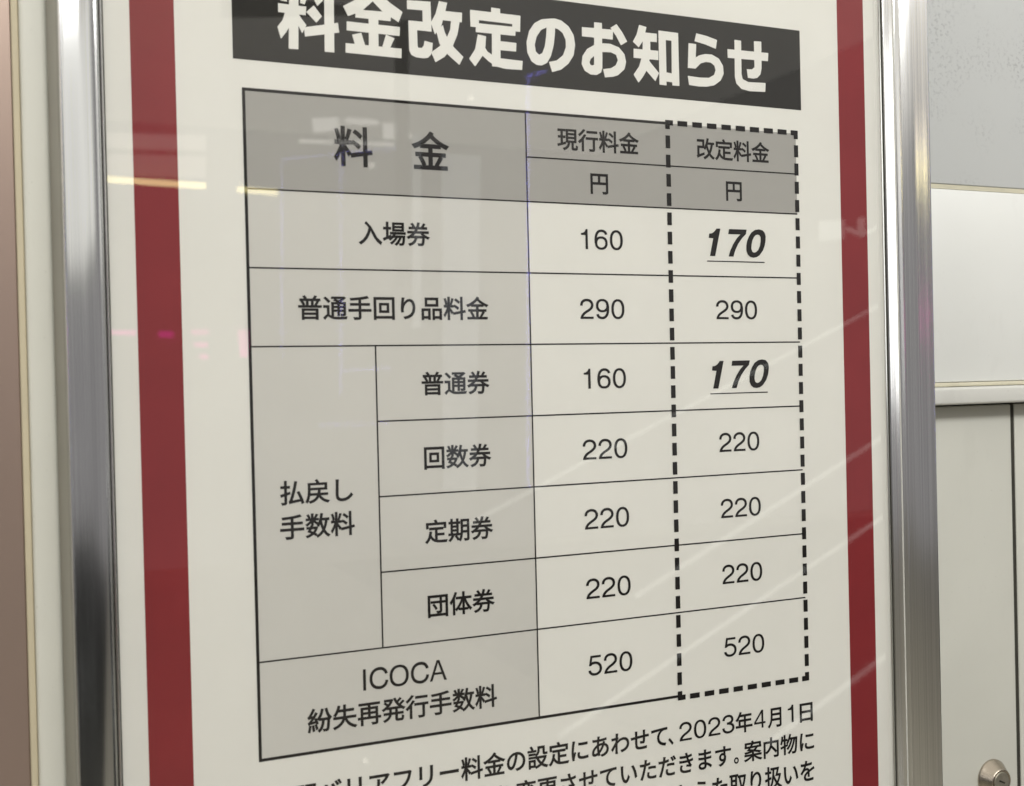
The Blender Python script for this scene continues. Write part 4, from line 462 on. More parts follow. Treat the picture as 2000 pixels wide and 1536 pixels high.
          [528,803,364,803,364,783,364,764,364,744,505,744,646,744,787,744,746,713,695,682,645,658,596,680,544,701,499,717,483,703,467,688,451,674,513,651,586,619,647,589,552,589,458,589,363,589,363,416,363,244,363,71,387,71,410,71,434,71,434,126,434,182,434,237,490,237,547,237,603,237,603,183,603,129,603,75,626,75,648,75,671,75,671,129,671,183,671,237,729,237,787,237,845,237,845,207,845,176,845,146,845,134,841,130,828,129,816,129,774,129,726,130,735,113,744,88,747,69,814,69,857,69,883,80,909,91,917,109,917,146,917,294,917,441,917,589,873,589,830,589,786,589,766,601,741,614,712,628,787,667,863,719,917,771,901,783,886,795,870,807,865,806,860,804,855,803,691,803],
          [787,531,845,531,845,502,845,472,845,443,787,443,729,443,671,443,671,472,671,502,671,531,729,531],
          [434,357,434,387,490,387,547,387,603,387,603,357,603,326,603,296,547,296,490,296,434,296,434,326],
          [490,443,434,443,434,472,434,502,434,531,490,531,547,531,603,531,603,502,603,472,603,443,547,443],
          [787,387,845,387,845,357,845,326,845,296,787,296,729,296,671,296,671,326,671,357,671,387,729,387]],
    '道': [[83,777,64,765,117,714,180,642,207,596,228,610,248,624,269,638,239,684,175,753,122,801,103,789],
          [455,340,455,368,567,368,678,368,790,368,790,340,790,312,790,284,678,284,567,284,455,284,455,312],
          [455,203,455,231,567,231,678,231,790,231,790,203,790,175,790,147,678,147,567,147,455,147,455,175],
          [455,476,455,504,567,504,678,504,790,504,790,476,790,449,790,421,678,421,567,421,455,421,455,449],
          [440,561,384,561,384,404,384,246,384,89,544,89,703,89,863,89,863,246,863,404,863,561,783,561,704,561,624,561,635,586,647,616,659,645,755,645,851,645,947,645,947,666,947,687,947,708,885,708,822,708,760,708,784,741,809,781,833,818,808,825,784,833,759,840,743,801,711,747,684,708,622,708,559,708,497,708,514,716,532,724,549,732,537,763,505,811,476,844,455,835,435,826,414,817,440,784,468,739,481,708,424,708,368,708,311,708,311,687,311,666,311,645,399,645,488,645,576,645,570,618,561,587,553,561,497,561],
          [262,355,262,483,192,483,121,483,51,483,51,460,51,436,51,413,97,413,144,413,190,413,190,309,190,206,190,102,145,86,94,44,42,-7,58,-27,73,-48,89,-68,140,-6,191,47,227,47,250,47,281,17,324,-7,393,-46,479,-57,597,-57,693,-57,869,-51,941,-46,942,-25,954,9,962,27,865,17,716,10,599,10,490,10,404,17,340,52,305,72,282,90,262,100,262,228]],
    '金': [[219,226,198,218,236,161,275,82,291,34,313,43,334,53,356,62,340,111,299,187,260,242,239,234],
          [757,234,733,243,708,187,663,107,628,57,647,49,666,41,685,33,721,79,767,152,804,215,780,224],
          [522,839,499,849,404,700,219,583,30,522,50,504,70,475,82,453,136,473,190,497,241,526,241,507,241,489,241,470,313,470,386,470,458,470,458,425,458,379,458,334,343,334,228,334,113,334,113,311,113,288,113,265,228,265,343,265,458,265,458,183,458,100,458,18,328,18,198,18,68,18,68,-5,68,-28,68,-51,357,-51,645,-51,934,-51,934,-28,934,-5,934,18,802,18,669,18,537,18,537,100,537,183,537,265,654,265,771,265,888,265,888,288,888,311,888,334,771,334,654,334,537,334,537,379,537,425,537,470,611,470,684,470,758,470,758,491,758,512,758,533,812,502,867,476,919,457,931,477,954,506,972,522,820,570,642,674,544,782,552,794,561,806,569,818,546,828],
          [655,593,746,540,586,540,426,540,266,540,354,592,435,656,501,729,568,660]],
    '鉄': [[123,284,107,280,124,220,140,144,144,93,161,98,178,103,195,108,190,158,174,234,155,293,139,289],
          [390,299,371,305,363,251,342,170,326,121,341,116,356,110,371,105,388,152,408,225,427,287,408,293],
          [284,837,265,846,214,747,125,655,41,597,51,579,67,538,73,521,95,538,117,557,139,579,139,560,139,540,139,521,172,521,205,521,238,521,238,484,238,448,238,411,184,411,129,411,75,411,75,389,75,368,75,346,129,346,184,346,238,346,238,250,238,155,238,59,178,47,118,35,58,23,63,0,69,-22,74,-45,175,-22,316,10,448,42,447,62,445,82,444,102,396,92,347,81,299,71,299,163,299,254,299,346,345,346,391,346,437,346,437,368,437,389,437,411,391,411,345,411,299,411,299,448,299,484,299,521,334,521,368,521,403,521,403,543,403,564,403,586,318,586,232,586,147,586,189,627,229,675,265,726,326,682,390,628,429,586,440,607,452,627,463,648,424,686,361,737,299,780,306,793,314,806,321,819,302,828],
          [688,835,663,835,663,777,663,718,663,660,635,660,608,660,580,660,589,701,597,744,603,788,579,792,556,795,532,799,517,681,490,563,443,486,460,477,492,458,506,448,528,487,547,536,563,591,596,591,630,591,663,591,663,557,663,524,663,490,663,460,663,428,661,396,596,396,530,396,465,396,465,372,465,348,465,324,528,324,590,324,653,324,633,196,573,66,396,-22,414,-36,437,-63,447,-79,590,-1,663,102,700,210,742,80,809,-21,914,-77,925,-58,949,-29,966,-14,844,42,772,167,738,324,808,324,877,324,947,324,947,348,947,372,947,396,876,396,805,396,734,396,736,428,737,459,737,489,737,523,737,557,737,591,799,591,862,591,924,591,924,614,924,637,924,660,862,660,799,660,737,660,737,718,737,777,737,835,712,835]],
    '駅': [[239,219,226,216,245,165,262,98,265,54,279,57,292,61,306,64,301,107,284,174,264,224,251,221],
          [165,208,152,206,162,147,168,72,166,21,180,23,193,26,207,28,209,77,202,152,191,211,178,209],
          [96,223,81,226,77,138,65,48,29,-3,43,-11,57,-20,71,-28,111,28,122,125,127,218,112,221],
          [666,799,536,799,536,672,536,546,536,419,536,274,527,87,433,-43,450,-51,481,-69,494,-82,586,46,604,239,606,389,636,389,667,389,697,389,730,175,792,7,919,-84,930,-64,953,-37,970,-23,855,51,795,204,765,389,819,389,872,389,926,389,926,526,926,662,926,799,796,799],
          [606,640,606,730,690,730,773,730,857,730,857,640,857,549,857,459,773,459,690,459,606,459,606,549],
          [217,587,249,587,249,557,249,526,249,496,217,496,184,496,152,496,152,526,152,557,152,587,184,587],
          [211,799,87,799,87,627,87,455,87,283,191,283,296,283,400,283,397,220,393,169,390,128,378,162,356,210,333,246,321,242,310,237,298,233,321,192,346,138,355,102,366,107,377,111,388,116,381,38,372,2,361,-10,354,-20,346,-22,332,-22,319,-22,287,-21,252,-17,261,-35,267,-61,269,-79,305,-81,341,-81,361,-79,385,-77,401,-71,416,-52,441,-22,453,67,465,314,466,324,467,344,467,344,415,344,364,344,312,344,312,375,312,406,312,437,354,437,396,437,438,437,438,457,438,476,438,496,396,496,354,496,312,496,312,526,312,557,312,587,354,587,396,587,438,587,438,607,438,627,438,647,396,647,354,647,312,647,312,677,312,706,312,736,361,736,409,736,458,736,458,757,458,778,458,799,334,799],
          [249,677,249,647,217,647,184,647,152,647,152,677,152,706,152,736,184,736,217,736,249,736,249,706],
          [217,437,249,437,249,406,249,375,249,344,217,344,184,344,152,344,152,375,152,406,152,437,184,437]],
}

def cubic(p0, p1, p2, p3, n=14):
    out = []
    for i in range(1, n + 1):
        t = i / n; u = 1 - t
        out.append(tuple(u*u*u*a + 3*u*u*t*b + 3*u*t*t*c + t*t*t*d for a, b, c, d in zip(p0, p1, p2, p3)))
    return out

def path(*seg):
    """A start point, then (x, y) for a straight run or (c1, c2, p) for a cubic."""
    pts = [seg[0]]
    for s in seg[1:]:
        if isinstance(s[0], tuple): pts += cubic(pts[-1], *s)
        else: pts.append(s)
    return pts

def ribbon(pts, w=91):
    """The closed outline of a pen stroke of width w along pts, cut square at both ends."""
    L, R = [], []
    for i, (x, y) in enumerate(pts):
        a = pts[max(i - 1, 0)]; b = pts[min(i + 1, len(pts) - 1)]
        dx, dy = b[0] - a[0], b[1] - a[1]
        d = math.hypot(dx, dy) or 1
        nx, ny = -dy / d * w / 2, dx / d * w / 2
        L.append((x + nx, y + ny)); R.append((x - nx, y - ny))
    return L + R[::-1]

def oval(cx, cy, rx, ry, n=44, e=2.25):
    out = []
    for i in range(n):
        t = 2 * math.pi * i / n; c, s = math.cos(t), math.sin(t)
        out.append((cx + rx * math.copysign(abs(c) ** (2 / e), c), cy + ry * math.copysign(abs(s) ** (2 / e), s)))
    return out

SIX_BACK = path((462, 535), ((445, 625), (385, 670), (292, 670)), ((150, 670), (82, 540), (82, 335)), ((82, 290), (84, 250), (92, 215)))
SIX_BOWL = [oval(281, 231, 231, 240), oval(281, 231, 142, 158)]
SEE = path((650, 478), ((625, 600), (535, 672), (405, 672)), ((210, 672), (92, 545), (92, 352)), ((92, 155), (210, 34), (400, 34)),
           ((540, 34), (645, 120), (660, 265)))
# pen-drawn sans-serif figures: character -> (advance, pieces); a piece is a list of contours
LATIN = {
 '0': (556, [[oval(278, 350, 238, 360), oval(278, 350, 147, 276)]]),
 '1': (556, [[[(282, 709), (352, 709), (356, 0), (268, 0), (268, 500), (112, 500), (112, 566), (190, 580), (248, 624), (272, 680)]]]),
 '2': (556, [[ribbon(path((80, 470), ((80, 600), (160, 670), (278, 670)), ((395, 670), (466, 590), (466, 488)), ((466, 400), (405, 345), (300, 278)),
                          ((180, 205), (95, 140), (82, 0))))], [[(36, 0), (508, 0), (508, 80), (85, 80)]]]),
 '3': (556, [[ribbon(path((84, 500), ((90, 610), (165, 670), (270, 670)), ((370, 670), (432, 612), (432, 525)), ((432, 430), (350, 378), (215, 378))))],
             [ribbon(path((215, 378), ((370, 378), (468, 318), (468, 205)), ((468, 100), (385, 34), (270, 34)), ((150, 34), (78, 100), (74, 215))))]]),
 '4': (556, [[[(350, 0), (432, 0), (432, 165), (524, 165), (524, 243), (432, 243), (432, 709), (352, 709), (28, 252), (28, 165), (350, 165)],
              [(350, 243), (350, 580), (112, 243)]]]),
 '5': (556, [[[(112, 709), (480, 709), (480, 628), (178, 628), (148, 430), (130, 345), (52, 345)]],
             [ribbon(path((88, 372), ((130, 420), (185, 446), (255, 446)), ((385, 446), (472, 360), (472, 240)), ((472, 115), (385, 34), (260, 34)),
                          ((150, 34), (80, 95), (72, 190))))]]),
 '6': (556, [[ribbon(SIX_BACK)], SIX_BOWL]),
 '9': (556, [[ribbon([(556 - x, 704 - y) for x, y in SIX_BACK])], [[(556 - x, 704 - y) for x, y in c] for c in SIX_BOWL]]),
 'I': (278, [[[(88, 0), (190, 0), (190, 709), (88, 709)]]]),
 'C': (722, [[ribbon(SEE, 104)]]),
 'O': (778, [[oval(390, 352, 350, 366), oval(390, 352, 245, 276)]]),
 'A': (667, [[[(12, 0), (110, 0), (188, 212), (478, 212), (553, 0), (657, 0), (386, 709), (282, 709)], [(216, 290), (333, 618), (449, 290)]]]),
}

# ------------------------------------------------------------------ the setting
structure(box('floor', M_TILE, None, -9, 9, -9, 0.5, -0.05, 0.0))
structure(box('added_dark_sheet', M_FLOOR, None, 1.9, 8.5, -8.5, -1.7, 0.004, 0.012))  # unseen dark sheet, added and sized to darken the left rail's reflection
structure(box('ceiling', M_CEIL, None, -9, 3.2, -5.95, 0.5, 3.05, 3.15))
backing = box('wall', M_BACK, None, -2.2, 2.4, 0.075, 0.20, 0.002, 3.04); structure(backing)

# ------------------------------------------------------------------ left: post and satin panel
post = thing('door_post', 'off-white painted post between the pink panel and the left rail of the poster frame', 'post', (-0.409, 0, 0))
box('post_face', M_POST, post, -0.4163, -0.3985, -0.012, 0.074, 0.003, 3.03, bevel=0.0035, seg=4)
box('return_strip', M_RECESS, post, -0.3983, -0.3912, 0.006, 0.074, 0.003, 3.03)
box('sealant_bead', M_BEIGE, post, -0.4214, -0.4165, -0.009, 0.074, 0.003, 3.03, bevel=0.0008, seg=1)
pp = box('side_panel', M_PINK, None, -1.6, -0.4216, -0.007, 0.074, 0.003, 3.03, bevel=0.0006, seg=1)
tag(pp, 'satin pink-beige panel at the far left edge, beyond the off-white post', 'panel')

# ------------------------------------------------------------------ right: panelled wall, ledge, doors
WX0, WX1, WY = 0.30, 2.2, 0.03
pw = thing('panelled_wall', 'white enamelled wall panels with a thin cream joint right of the frame', 'wall', (0.9, WY, 1.49))
box('panel', M_STAIN, pw, WX0, WX1, WY, 0.074, 1.6977, 3.03, bevel=0.0012, seg=2)['label'] = 'upper grey-white panel with faint grime specks'
box('panel', M_WHITE, pw, WX0, WX1, WY, 0.074, 1.4897, 1.6925, bevel=0.0012, seg=2)['label'] = 'clean white panel between joint and ledge'
box('joint_strip', M_LIP, pw, WX0, WX1, WY + 0.0008, 0.073, 1.6928, 1.6974)
box('joint_strip', M_LIP, pw, WX0, WX1, WY - 0.001, 0.073, 1.4850, 1.4893, bevel=0.001, seg=2)
ld = box('ledge', M_LEDGE, pw, WX0, WX1, 0.014, 0.073, 1.4665, 1.4846, bevel=0.003, seg=4)

d1 = thing('service_door', 'off-white service door with a round key lock under the ledge', 'door', (0.45, 0.04, 0.02))
leaf = box('door_leaf', M_DOOR, d1, -0.1, 0.5690, 0.040, 0.072, 0.02, 1.4640, bevel=0.0015, seg=2)
d2 = thing('service_door', 'second service door leaf beyond the dark gap at the right edge', 'door', (1.0, 0.0405, 0.02))
box('door_leaf', M_DOOR, d2, 0.5748, 1.4, 0.0405, 0.072, 0.02, 1.4640, bevel=0.0015, seg=2)
box('gap_seal', M_GAP, d2, 0.5692, 0.5746, 0.0415, 0.071, 0.02, 1.4640)

def lathe(name, prof, mat, parent, n=48, axis=(0, -1, 0), smooth=True):
    me = bpy.data.meshes.new(name); vs = []; fs = []
    for r, h in prof:
        for i in range(n):
            a = 2 * math.pi * i / n
            vs.append((r * math.cos(a), -h, r * math.sin(a)))
    for j in range(len(prof) - 1):
        for i in range(n):
            k = (i + 1) % n
            fs.append((j * n + i, j * n + k, (j + 1) * n + k, (j + 1) * n + i))
    fs.append(tuple(range((len(prof) - 1) * n, len(prof) * n)))
    me.from_pydata(vs, [], fs)
    bm = bmesh.new(); bm.from_mesh(me); bmesh.ops.recalc_face_normals(bm, faces=bm.faces[:]); bm.to_mesh(me); bm.free()
    if smooth:
        for p in me.polygons: p.use_smooth = len(p.vertices) == 4
    return link_mesh(name, me, mat, parent)
LX, LZ = 0.5312, 1.0603
lock = lathe('lock_cylinder', [(0.0205, 0.0), (0.0205, 0.0012), (0.0196, 0.0022), (0.0135, 0.0125), (0.0129, 0.0134), (0.0120, 0.0137), (0.0116, 0.0131), (0.0106, 0.0131)],
             M_LOCK, d1)
lock.location = (LX - 0.45, 0.0, LZ - 0.02)
plug = lathe('key_plug', [(0.0104, 0.0), (0.0104, 0.0134), (0.0098, 0.0138)], M_LOCKFACE, lock)
kh = box_mesh(-0.0042, 0.0042, -0.0142, -0.0120, -0.0009, 0.0009); ko = link_mesh('keyhole', kh, M_GAP, lock)
ko.rotation_euler = (0, math.radians(25), 0)

# ------------------------------------------------------------------ poster frame
frame = thing('poster_frame', 'silver aluminium snap frame with ribbed inner lips around the fare notice', 'poster frame', (0, 0, 0.95))
PZ0, PZ1, PXW = 0.985, 2.015, 0.3607
prof = [(0, -0.5), (0, 0.4), (0.5, 1.0), (0.25, 1.8), (1.0, 2.3), (0.7, 3.1), (1.3, 3.7), (1.1, 4.3), (1.5, 4.6), (3.9, 9.4), (3.3, 10.3), (4.0, 11.2),
        (3.4, 12.0), (4.3, 13.3), (4.4, 14.0), (3.6, 14.6), (3.6, 16.2), (4.6, 16.9), (4.2, 17.6), (5.0, 18.5), (4.5, 19.2), (5.3, 20.1), (5.0, 20.7), (6.5, 21.3)]
pts = [(6.5, 21.3)]
for i in range(1, 31):
    t = i / 30; pts.append((6.5 + 11 * t, 21.3 + 11 * (0.80 * t - 0.175 * t * t)))
a = pts[-1]
prof += pts[1:] + [(a[0] + (27.6 - a[0]) * k / 5, a[1] + 4.55 * k / 5) for k in (1, 2, 3, 4, 5)]
prof += [(27.6 + 3.4 * math.sin(q / 14 * math.pi / 2) , a[1] + 4.55 + 0.9 - 0.9 * (1 - math.sin(q / 14 * math.pi)) if q < 7 else a[1] + 5.45 - 3.0 * (1 - math.cos((q - 7) / 7 * math.pi / 2))) for q in range(1, 15)]
prof += [(31.0, a[1] + 2.0), (31.0, 0), (31.0, -28), (4, -28), (0, -6)]
prof = [(u / 1000, d / 1000) for u, d in prof]

def rail(name, p0, p1, out, mitre):
    """Extrude the profile from p0 to p1 (x, z); `out` points away from the poster; ends are mitred."""
    vs = []; n = len(prof)
    ax = (p1[0] - p0[0], p1[1] - p0[1]); L = math.hypot(*ax); ax = (ax[0] / L, ax[1] / L)
    for end, s in ((p0, -1), (p1, 1)):
        for u, d in prof:
            vs.append((end[0] + out[0] * u + ax[0] * s * u * mitre, -d, end[1] + out[1] * u + ax[1] * s * u * mitre - 0.95))
    fs = [(i, (i + 1) % n, n + (i + 1) % n, n + i) for i in range(n)] + [tuple(range(n)), tuple(range(2 * n - 1, n - 1, -1))]
    me = bpy.data.meshes.new(name); me.from_pydata(vs, [], fs)
    bm = bmesh.new(); bm.from_mesh(me); bmesh.ops.recalc_face_normals(bm, faces=bm.faces[:]); bm.to_mesh(me); bm.free()
    me.update()
    return link_mesh(name, me, M_ALU, frame)
rail('side_rail', (-PXW, PZ0), (-PXW, PZ1), (-1, 0), 1)
rail('side_rail', (PXW, PZ0), (PXW, PZ1), (1, 0), 1)
rail('end_rail', (-PXW, PZ1), (PXW, PZ1), (0, 1), 1)
rail('end_rail', (-PXW, PZ0), (PXW, PZ0), (0, -1), 1)
box('backing_board', M_BACK, frame, -PXW, PXW, 0.0008, 0.006, PZ0, PZ1)
pane = box('clear_pane', M_PANE, frame, -PXW + 0.0001, PXW - 0.0001, -0.0032, -0.0012, PZ0 + 0.0001, PZ1 - 0.0001)

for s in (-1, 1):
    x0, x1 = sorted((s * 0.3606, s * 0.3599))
    box('edge_shade_strip', M_GAP, frame, x0, x1, -0.0044, -0.0033, PZ0, PZ1)  # black strip stands in for the contact shadow where sheet meets frame

# ------------------------------------------------------------------ the notice
notice = thing('fare_notice', 'Japanese fare revision notice with a ruled price table between two dark red stripes', 'notice')
box('paper_sheet', M_PAPER, notice, -PXW + 0.0003, PXW - 0.0003, 0.0, 0.0006, PZ0 + 0.0003, PZ1 - 0.0003)
Y1, Y2, Y3, Y4 = -0.00008, -0.00016, -0.00024, -0.00034
for s in (-1, 1):
    x0, x1 = sorted((s * 0.3412, s * 0.3094))
    quad_sheet('red_stripe', x0, x1, PZ0 + 0.0003, PZ1 - 0.0003, Y1, M_RED, notice)
quad_sheet('heading_band', -0.2667, 0.2648, 1.7523, 1.8278, Y1, M_BAND, notice)

TX0, TXI, TX1, TX2, TX3 = -0.2594, -0.1597, -0.0230, 0.1168, 0.2577
ROWS = [1.7297, 1.6536, 1.5930, 1.5323, 1.4715, 1.4109, 1.3501, 1.2893, 1.2138]
quad_sheet('header_cell', TX0, TX1, ROWS[1], ROWS[0], Y1, M_HEAD, notice)
quad_sheet('header_cell', TX1, TX2, ROWS[1], ROWS[0], Y1, M_HEAD, notice)
quad_sheet('header_cell', TX2, TX3, ROWS[1], ROWS[0], Y1, M_HEAD, notice)
for k in (1, 2):
    quad_sheet('label_cell', TX0, TX1, ROWS[k + 1], ROWS[k], Y1, M_TINT, notice)
quad_sheet('label_cell', TX0, TXI, ROWS[7], ROWS[3], Y1, M_TINT, notice)
for k in (3, 4, 5, 6):
    quad_sheet('label_cell', TXI, TX1, ROWS[k + 1], ROWS[k], Y1, M_TINT, notice)
quad_sheet('label_cell', TX0, TX1, ROWS[8], ROWS[7], Y1, M_TINT, notice)

def hline(x0, x1, z, w, y=Y2): quad_sheet('ruled_line', x0, x1, z - w / 2, z + w / 2, y, M_INK, notice)
def vline(x, z0, z1, w, y=Y3): quad_sheet('ruled_line', x - w / 2, x + w / 2, z0, z1, y, M_INK, notice)
TH, TN = 0.0024, 0.00125
hline(TX0 - TH / 2, TX2, ROWS[0], TH); hline(TX0 - TH / 2, TX2, ROWS[8], TH)
for k in (1, 2, 3): hline(TX0, TX3, ROWS[k], TN)
for k in (4, 5, 6): hline(TXI, TX3, ROWS[k], TN)
hline(TX0, TX3, ROWS[7], TN); hline(TX1, TX3, 1.6915, TN)
vline(TX0, ROWS[8] - TH / 2, ROWS[0] + TH / 2, TH); vline(TX1, ROWS[8], ROWS[0], TN); vline(TXI, ROWS[7], ROWS[3], TN)

# heavy dashed border round the revised-price column: every dash a piece of print
dash_v = bpy.data.meshes.new('border_dash'); dw, dl = 0.0047, 0.0
DZ0, DZ1 = 1.2124, 1.7303
pitch_v = (DZ1 - DZ0) / 30; pitch_h = (TX3 - TX2) / 9
def dash_mesh(name, w, h):
    me = bpy.data.meshes.new(name); me.from_pydata([(-w/2, 0, -h/2), (w/2, 0, -h/2), (w/2, 0, h/2), (-w/2, 0, h/2)], [], [(0, 1, 2, 3)])
    me.materials.append(M_INK); return me
MV = dash_mesh('dash_v', dw, pitch_v * 0.66); MH = dash_mesh('dash_h', pitch_h * 0.66, dw)
for x in (TX2, TX3):
    for i in range(1, 30):
        link_mesh('border_dash', MV, None, notice, (x, Y4, DZ0 + pitch_v * i))
for z in (DZ0, DZ1):
    for i in range(1, 9):
        link_mesh('border_dash', MH, None, notice, (TX2 + pitch_h * i, Y4, z))
for x, sx in ((TX2, 1), (TX3, -1)):
    for z, sz in ((DZ0, 1), (DZ1, -1)):
        a = dw / 2; L = 0.0058
        p = [(-a * sx, -a * sz), (L * sx, -a * sz), (L * sx, a * sz), (a * sx, a * sz), (a * sx, L * sz), (-a * sx, L * sz)]
        film('border_dash', [fill([[[(u * 1e5, v * 1e5) for u, v in p]]]) + (x, z, 1e-5, 1e-5)], Y4, M_INK, notice)

# lettering
def offset_contour(c, d):
    """Grow a closed outline outward by d along its mitred normals (fonts wind outer contours one way, holes the other)."""
    n = len(c); out = []
    for i in range(n):
        (x0, y0), (x1, y1), (x2, y2) = c[i - 1], c[i], c[(i + 1) % n]
        ax, ay, bx, by = x1 - x0, y1 - y0, x2 - x1, y2 - y1
        la = math.hypot(ax, ay) or 1; lb = math.hypot(bx, by) or 1
        nx, ny = ay / la + by / lb, -ax / la - bx / lb
        dn = max(0.45, 1 + (ax * bx + ay * by) / (la * lb)) 
        out.append((x1 + nx / dn * d, y1 + ny / dn * d))
    return out

def area2(c): return sum(c[i - 1][0] * c[i][1] - c[i][0] * c[i - 1][1] for i in range(len(c)))

BOLD = 20
_cache = {}
def glyph(ch):
    """-> (advance, pieces of contours)"""
    if ch in _cache: return _cache[ch]
    if ch in LATIN: g = LATIN[ch]
    else:
        cs = []
        for flat in GLYPHS[ch]:
            sp = [flat[i:i + 6] for i in range(0, len(flat), 6)]; c = []
            for i, b in enumerate(sp):
                nx = sp[(i + 1) % len(sp)]
                c.append((b[2], b[3]))
                if (b[4], b[5]) != (b[2], b[3]) or (nx[0], nx[1]) != (nx[2], nx[3]):
                    c += cubic((b[2], b[3]), (b[4], b[5]), (nx[0], nx[1]), (nx[2], nx[3]), 4)[:-1]
            d = [c[0]]
            for q in c[1:]:
                if abs(q[0] - d[-1][0]) + abs(q[1] - d[-1][1]) > 1.0: d.append(q)
            if abs(d[0][0] - d[-1][0]) + abs(d[0][1] - d[-1][1]) <= 1.0: d.pop()
            cs.append(d)
        big = max(cs, key=lambda c: abs(area2(c)))
        sgn = 1 if area2(big) > 0 else -1
        cs = [c if sgn > 0 else c[::-1] for c in cs]
        g = (1000, [[offset_contour(c, BOLD) for c in cs]])
    g = (g[0],) + fill(g[1], nonzero=ch not in LATIN)
    _cache[ch] = g
    return g

for name, segs in TEXT_LINES:
    parts = []
    for s, x0, z0, sx, sz in segs:
        x = 0
        for ch in s:
            adv, P_, tri = glyph(ch)
            parts.append((P_, tri, x0 + x * sx, z0, sx, sz)); x += adv
    film(name, parts, Y3, M_INK, notice)
for pieces in HEADING:
    film('heading_character', [fill(pieces) + (0, 0, 1e-5, 1e-5)], Y2, M_LETTER, notice)
for dx, dz in ((0, 0), (0.0004, -0.1213)):
    for pieces in BOLD_FIGURE[:3]:
        film('revised_price_figure', [fill([pieces]) + (dx, dz, 1e-5, 1e-5)], Y3, M_INK, notice)
    film('price_underline', [fill([BOLD_FIGURE[3]]) + (dx, dz, 1e-5, 1e-5)], Y3, M_INK, notice)

# ------------------------------------------------------------------ the concourse opposite, seen as reflections in the pane and the rails
def slab(name, quad, mat, parent=None, depth=0.02):
    """A lit panel with the four given corners, its back `depth` behind them."""
    f = [Vector(p) for p in quad]; b = [p + Vector((0, -depth, 0)) for p in f]
    me = bpy.data.meshes.new(name)
    me.from_pydata([tuple(v) for v in f + b], [], [(0, 1, 2, 3), (7, 6, 5, 4), (0, 4, 5, 1), (1, 5, 6, 2), (2, 6, 7, 3), (3, 7, 4, 0)])
    bm = bmesh.new(); bm.from_mesh(me); bmesh.ops.recalc_face_normals(bm, faces=bm.faces[:]); bm.to_mesh(me); bm.free()
    return link_mesh(name, me, mat, parent)

def tube(name, a, b, r, mat, n=10):
    a, b = Vector(a), Vector(b); ax = (b - a).normalized(); u = ax.orthogonal().normalized(); v = ax.cross(u)
    vs = [tuple(p + (u * math.cos(t) + v * math.sin(t)) * r) for p in (a, b) for t in [2 * math.pi * i / n for i in range(n)]]
    me = bpy.data.meshes.new(name)
    me.from_pydata(vs, [], [(i, (i + 1) % n, n + (i + 1) % n, n + i) for i in range(n)] + [tuple(range(n)), tuple(range(2 * n - 1, n - 1, -1))])
    return link_mesh(name, me, mat)

E_TUBE = emitter('warm_tube_light', (1.0, 0.87, 0.42), 7.5)
for (ab, w), lb in zip(MIRRORED['tube'], ('longer warm yellow tube lamp mirrored across the left red stripe', 'shorter warm yellow tube lamp mirrored on the left table border')):
    tag(tube('tube_lamp', ab[0], ab[1], w / 2, E_TUBE), lb, 'lamp', 'tube lamps mirrored in the glass')
E_FASC = [emitter('lit_fascia', (1.0, 0.92, 0.92), 0.65), emitter('lit_fascia_dim', (0.95, 0.88, 0.95), 0.3)]
for q, mt, lb in zip(MIRRORED['fascia'], E_FASC, ('brighter shop lightbox mirrored at the top of the left stripe', 'dimmer shop lightbox mirrored just above the yellow tube')):
    tag(slab('shop_lightbox', q, mt), lb, 'lightbox')
E_GLOW = emitter('ceiling_panel_glow', (1.0, 0.98, 0.92), 2.6)
for q, lb in zip(MIRRORED['glow'], ('white ceiling light panel mirrored at the top left of the first header character', 'narrow white ceiling light panel mirrored above the first header character',
                                    'bright ceiling light panel mirrored between the two large header characters', 'long thin ceiling light line mirrored through the first header character')):
    tag(slab('ceiling_light', q, E_GLOW), lb, 'ceiling light')
E_DOWN = emitter('downlight_glow', (1.0, 0.97, 0.9), 2.4)
lbs = ['small spot lamp mirrored just under the heading band',
       'small spot lamp mirrored beside the large header character', 'small floor spot mirrored below the table']
for (c, r), lb in zip(MIRRORED['down'], lbs):
    prof_ = [(r * 0.75, -0.01), (r, 0.0), (r, 0.01), (r * 0.8, 0.02)]
    o = lathe('downlight', [(a_, -h_) for a_, h_ in prof_], E_DOWN, None, n=24); o.location = c
    tag(o, lb, 'lamp')
E_LED = emitter('violet_led', (0.30, 0.28, 1.0), 13.0)
lbs = ['blue led string mirrored along the top of the arch outline', 'blue led string mirrored vertically in the left label cells', 'blue led string mirrored vertically through the large header character',
       'violet led string mirrored along the table column line', 'short violet led string mirrored inside the heading band', 'short blue led string mirrored above the ordinary ticket label',
       'short blue led string mirrored below the ordinary ticket label']
for seg, lb, sc in zip(MIRRORED['led'], lbs, (0.7, 0.75, 0.8, 1.15, 1.3, 0.8, 0.8)):
    a, b = Vector(seg[0]), Vector(seg[1]); n = max(2, int((b - a).length / MIRRORED['led_step']))
    vs, fs = [], []
    for i in range(n + 1):
        c = a.lerp(b, i / n); r = 0.0038 * sc; k = len(vs)
        vs += [(c.x + r, c.y, c.z), (c.x, c.y, c.z + r), (c.x - r, c.y, c.z), (c.x, c.y, c.z - r), (c.x, c.y + r, c.z), (c.x, c.y - r, c.z)]
        for e in ((0, 1), (1, 2), (2, 3), (3, 0)):
            fs += [(k + e[0], k + e[1], k + 4), (k + e[1], k + e[0], k + 5)]
    me = bpy.data.meshes.new('led_string'); me.from_pydata(vs, [], fs)
    tag(link_mesh('led_string', me, E_LED), lb, 'string lights')
E_NEON = emitter('pink_neon', (1.0, 0.06, 0.5), 2.7)
neon = thing('neon_sign', 'broken pink neon sign mirrored in the glass beside the left stripe', 'neon sign', MIRRORED['neon'][0][0])
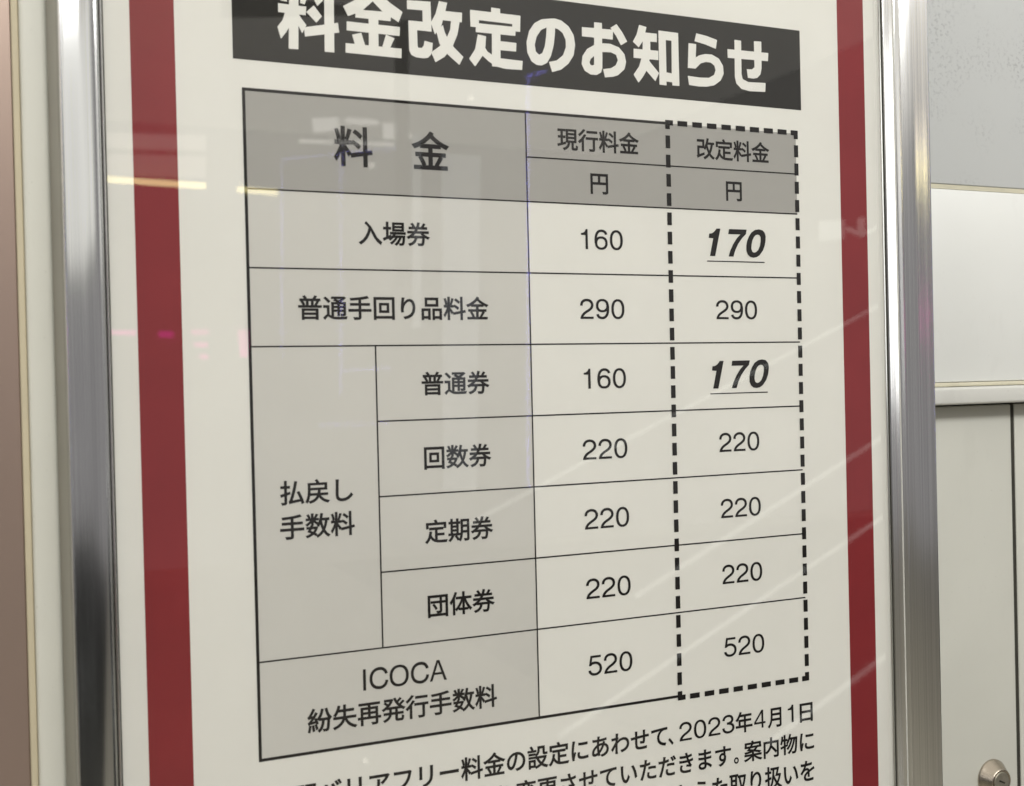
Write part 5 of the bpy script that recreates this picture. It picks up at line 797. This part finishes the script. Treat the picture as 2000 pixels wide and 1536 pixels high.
for q in MIRRORED['neon']:
    slab('neon_stroke', [[p[0] - neon.location.x, p[1] - neon.location.y, p[2] - neon.location.z] for p in q], E_NEON, neon)
E_POST = emitter('lit_column', (0.9, 0.95, 1.0), 0.55)
for q, lb in zip(MIRRORED['post'], ('tall pale lit column mirrored between the two large header characters', 'thin pale lit post mirrored right of the first header character',
                                   'pale triangular banner mirrored in the wide header cell')):
    tag(slab('lit_post' if 'banner' not in lb else 'banner', q, E_POST), lb, 'post' if 'banner' not in lb else 'banner')
E_WIN = emitter('pale_window_glow', (0.88, 0.94, 1.0), 0.42)
tag(slab('lit_panel', MIRRORED['window'], E_WIN), 'tall pale window mirrored faintly through the row labels left of the price columns', 'window')
M_PILLAR = plain('dark_brown_pillar', (0.03, 0.022, 0.018), 0.6)
tag(slab('dark_pillar', MIRRORED['pillar'], M_PILLAR, depth=0.1), 'slim dark pillar mirrored as a shadowy vertical band in the heading band', 'pillar')
tag(slab('ceiling_beam', MIRRORED['beam'], M_PILLAR, depth=0.1), 'dark ceiling beam mirrored across the top left of the heading band', 'beam')
E_SIGN = emitter('lit_sign_face', (0.95, 1.0, 0.95), 0.9)
sg = thing('direction_sign', 'white direction sign with a down arrow mirrored across the right stripe', 'sign', MIRRORED['signp'][0][0])
for nm, lst in (('sign_panel', MIRRORED['signp']), ('arrow_stroke', MIRRORED['arrow'])):
    for q in lst:
        slab(nm, [[p[0] - sg.location.x, p[1] - sg.location.y, p[2] - sg.location.z] for p in q], E_SIGN, sg)
front = thing('shop_glow', 'added, out-of-view shop window far to the right, mirrored in the left frame rail', 'shop_glow', (5.6, -3.2, 0))  # unseen glowing panel, added to whiten the upper left rail
slabs = box('lit_panel', emitter('added_side_glow', (1.0, 0.99, 0.94), 0.6), front, 5.1, 5.14, -5.2, -1.6, 2.3, 4.8)
box('added_glow_sill', M_BACK, front, 5.05, 5.2, -5.3, -1.5, 2.2, 2.29)
E_RAIL = emitter('escalator_handrail_light', (0.97, 1.0, 0.97), 0.8)
for (ab, w), lb in zip(MIRRORED['streak'], ('topmost pale light strip of the escalator mirrored across the price columns', 'second pale light strip of the escalator mirrored across the dashed border',
                                            'third pale light strip of the escalator mirrored below the price table', 'lowest and shortest light strip of the escalator mirrored at the right stripe')):
    tag(tube('handrail_light', ab[0], ab[1], w / 2, E_RAIL), lb, 'light strip', 'escalator light strips mirrored in the glass')
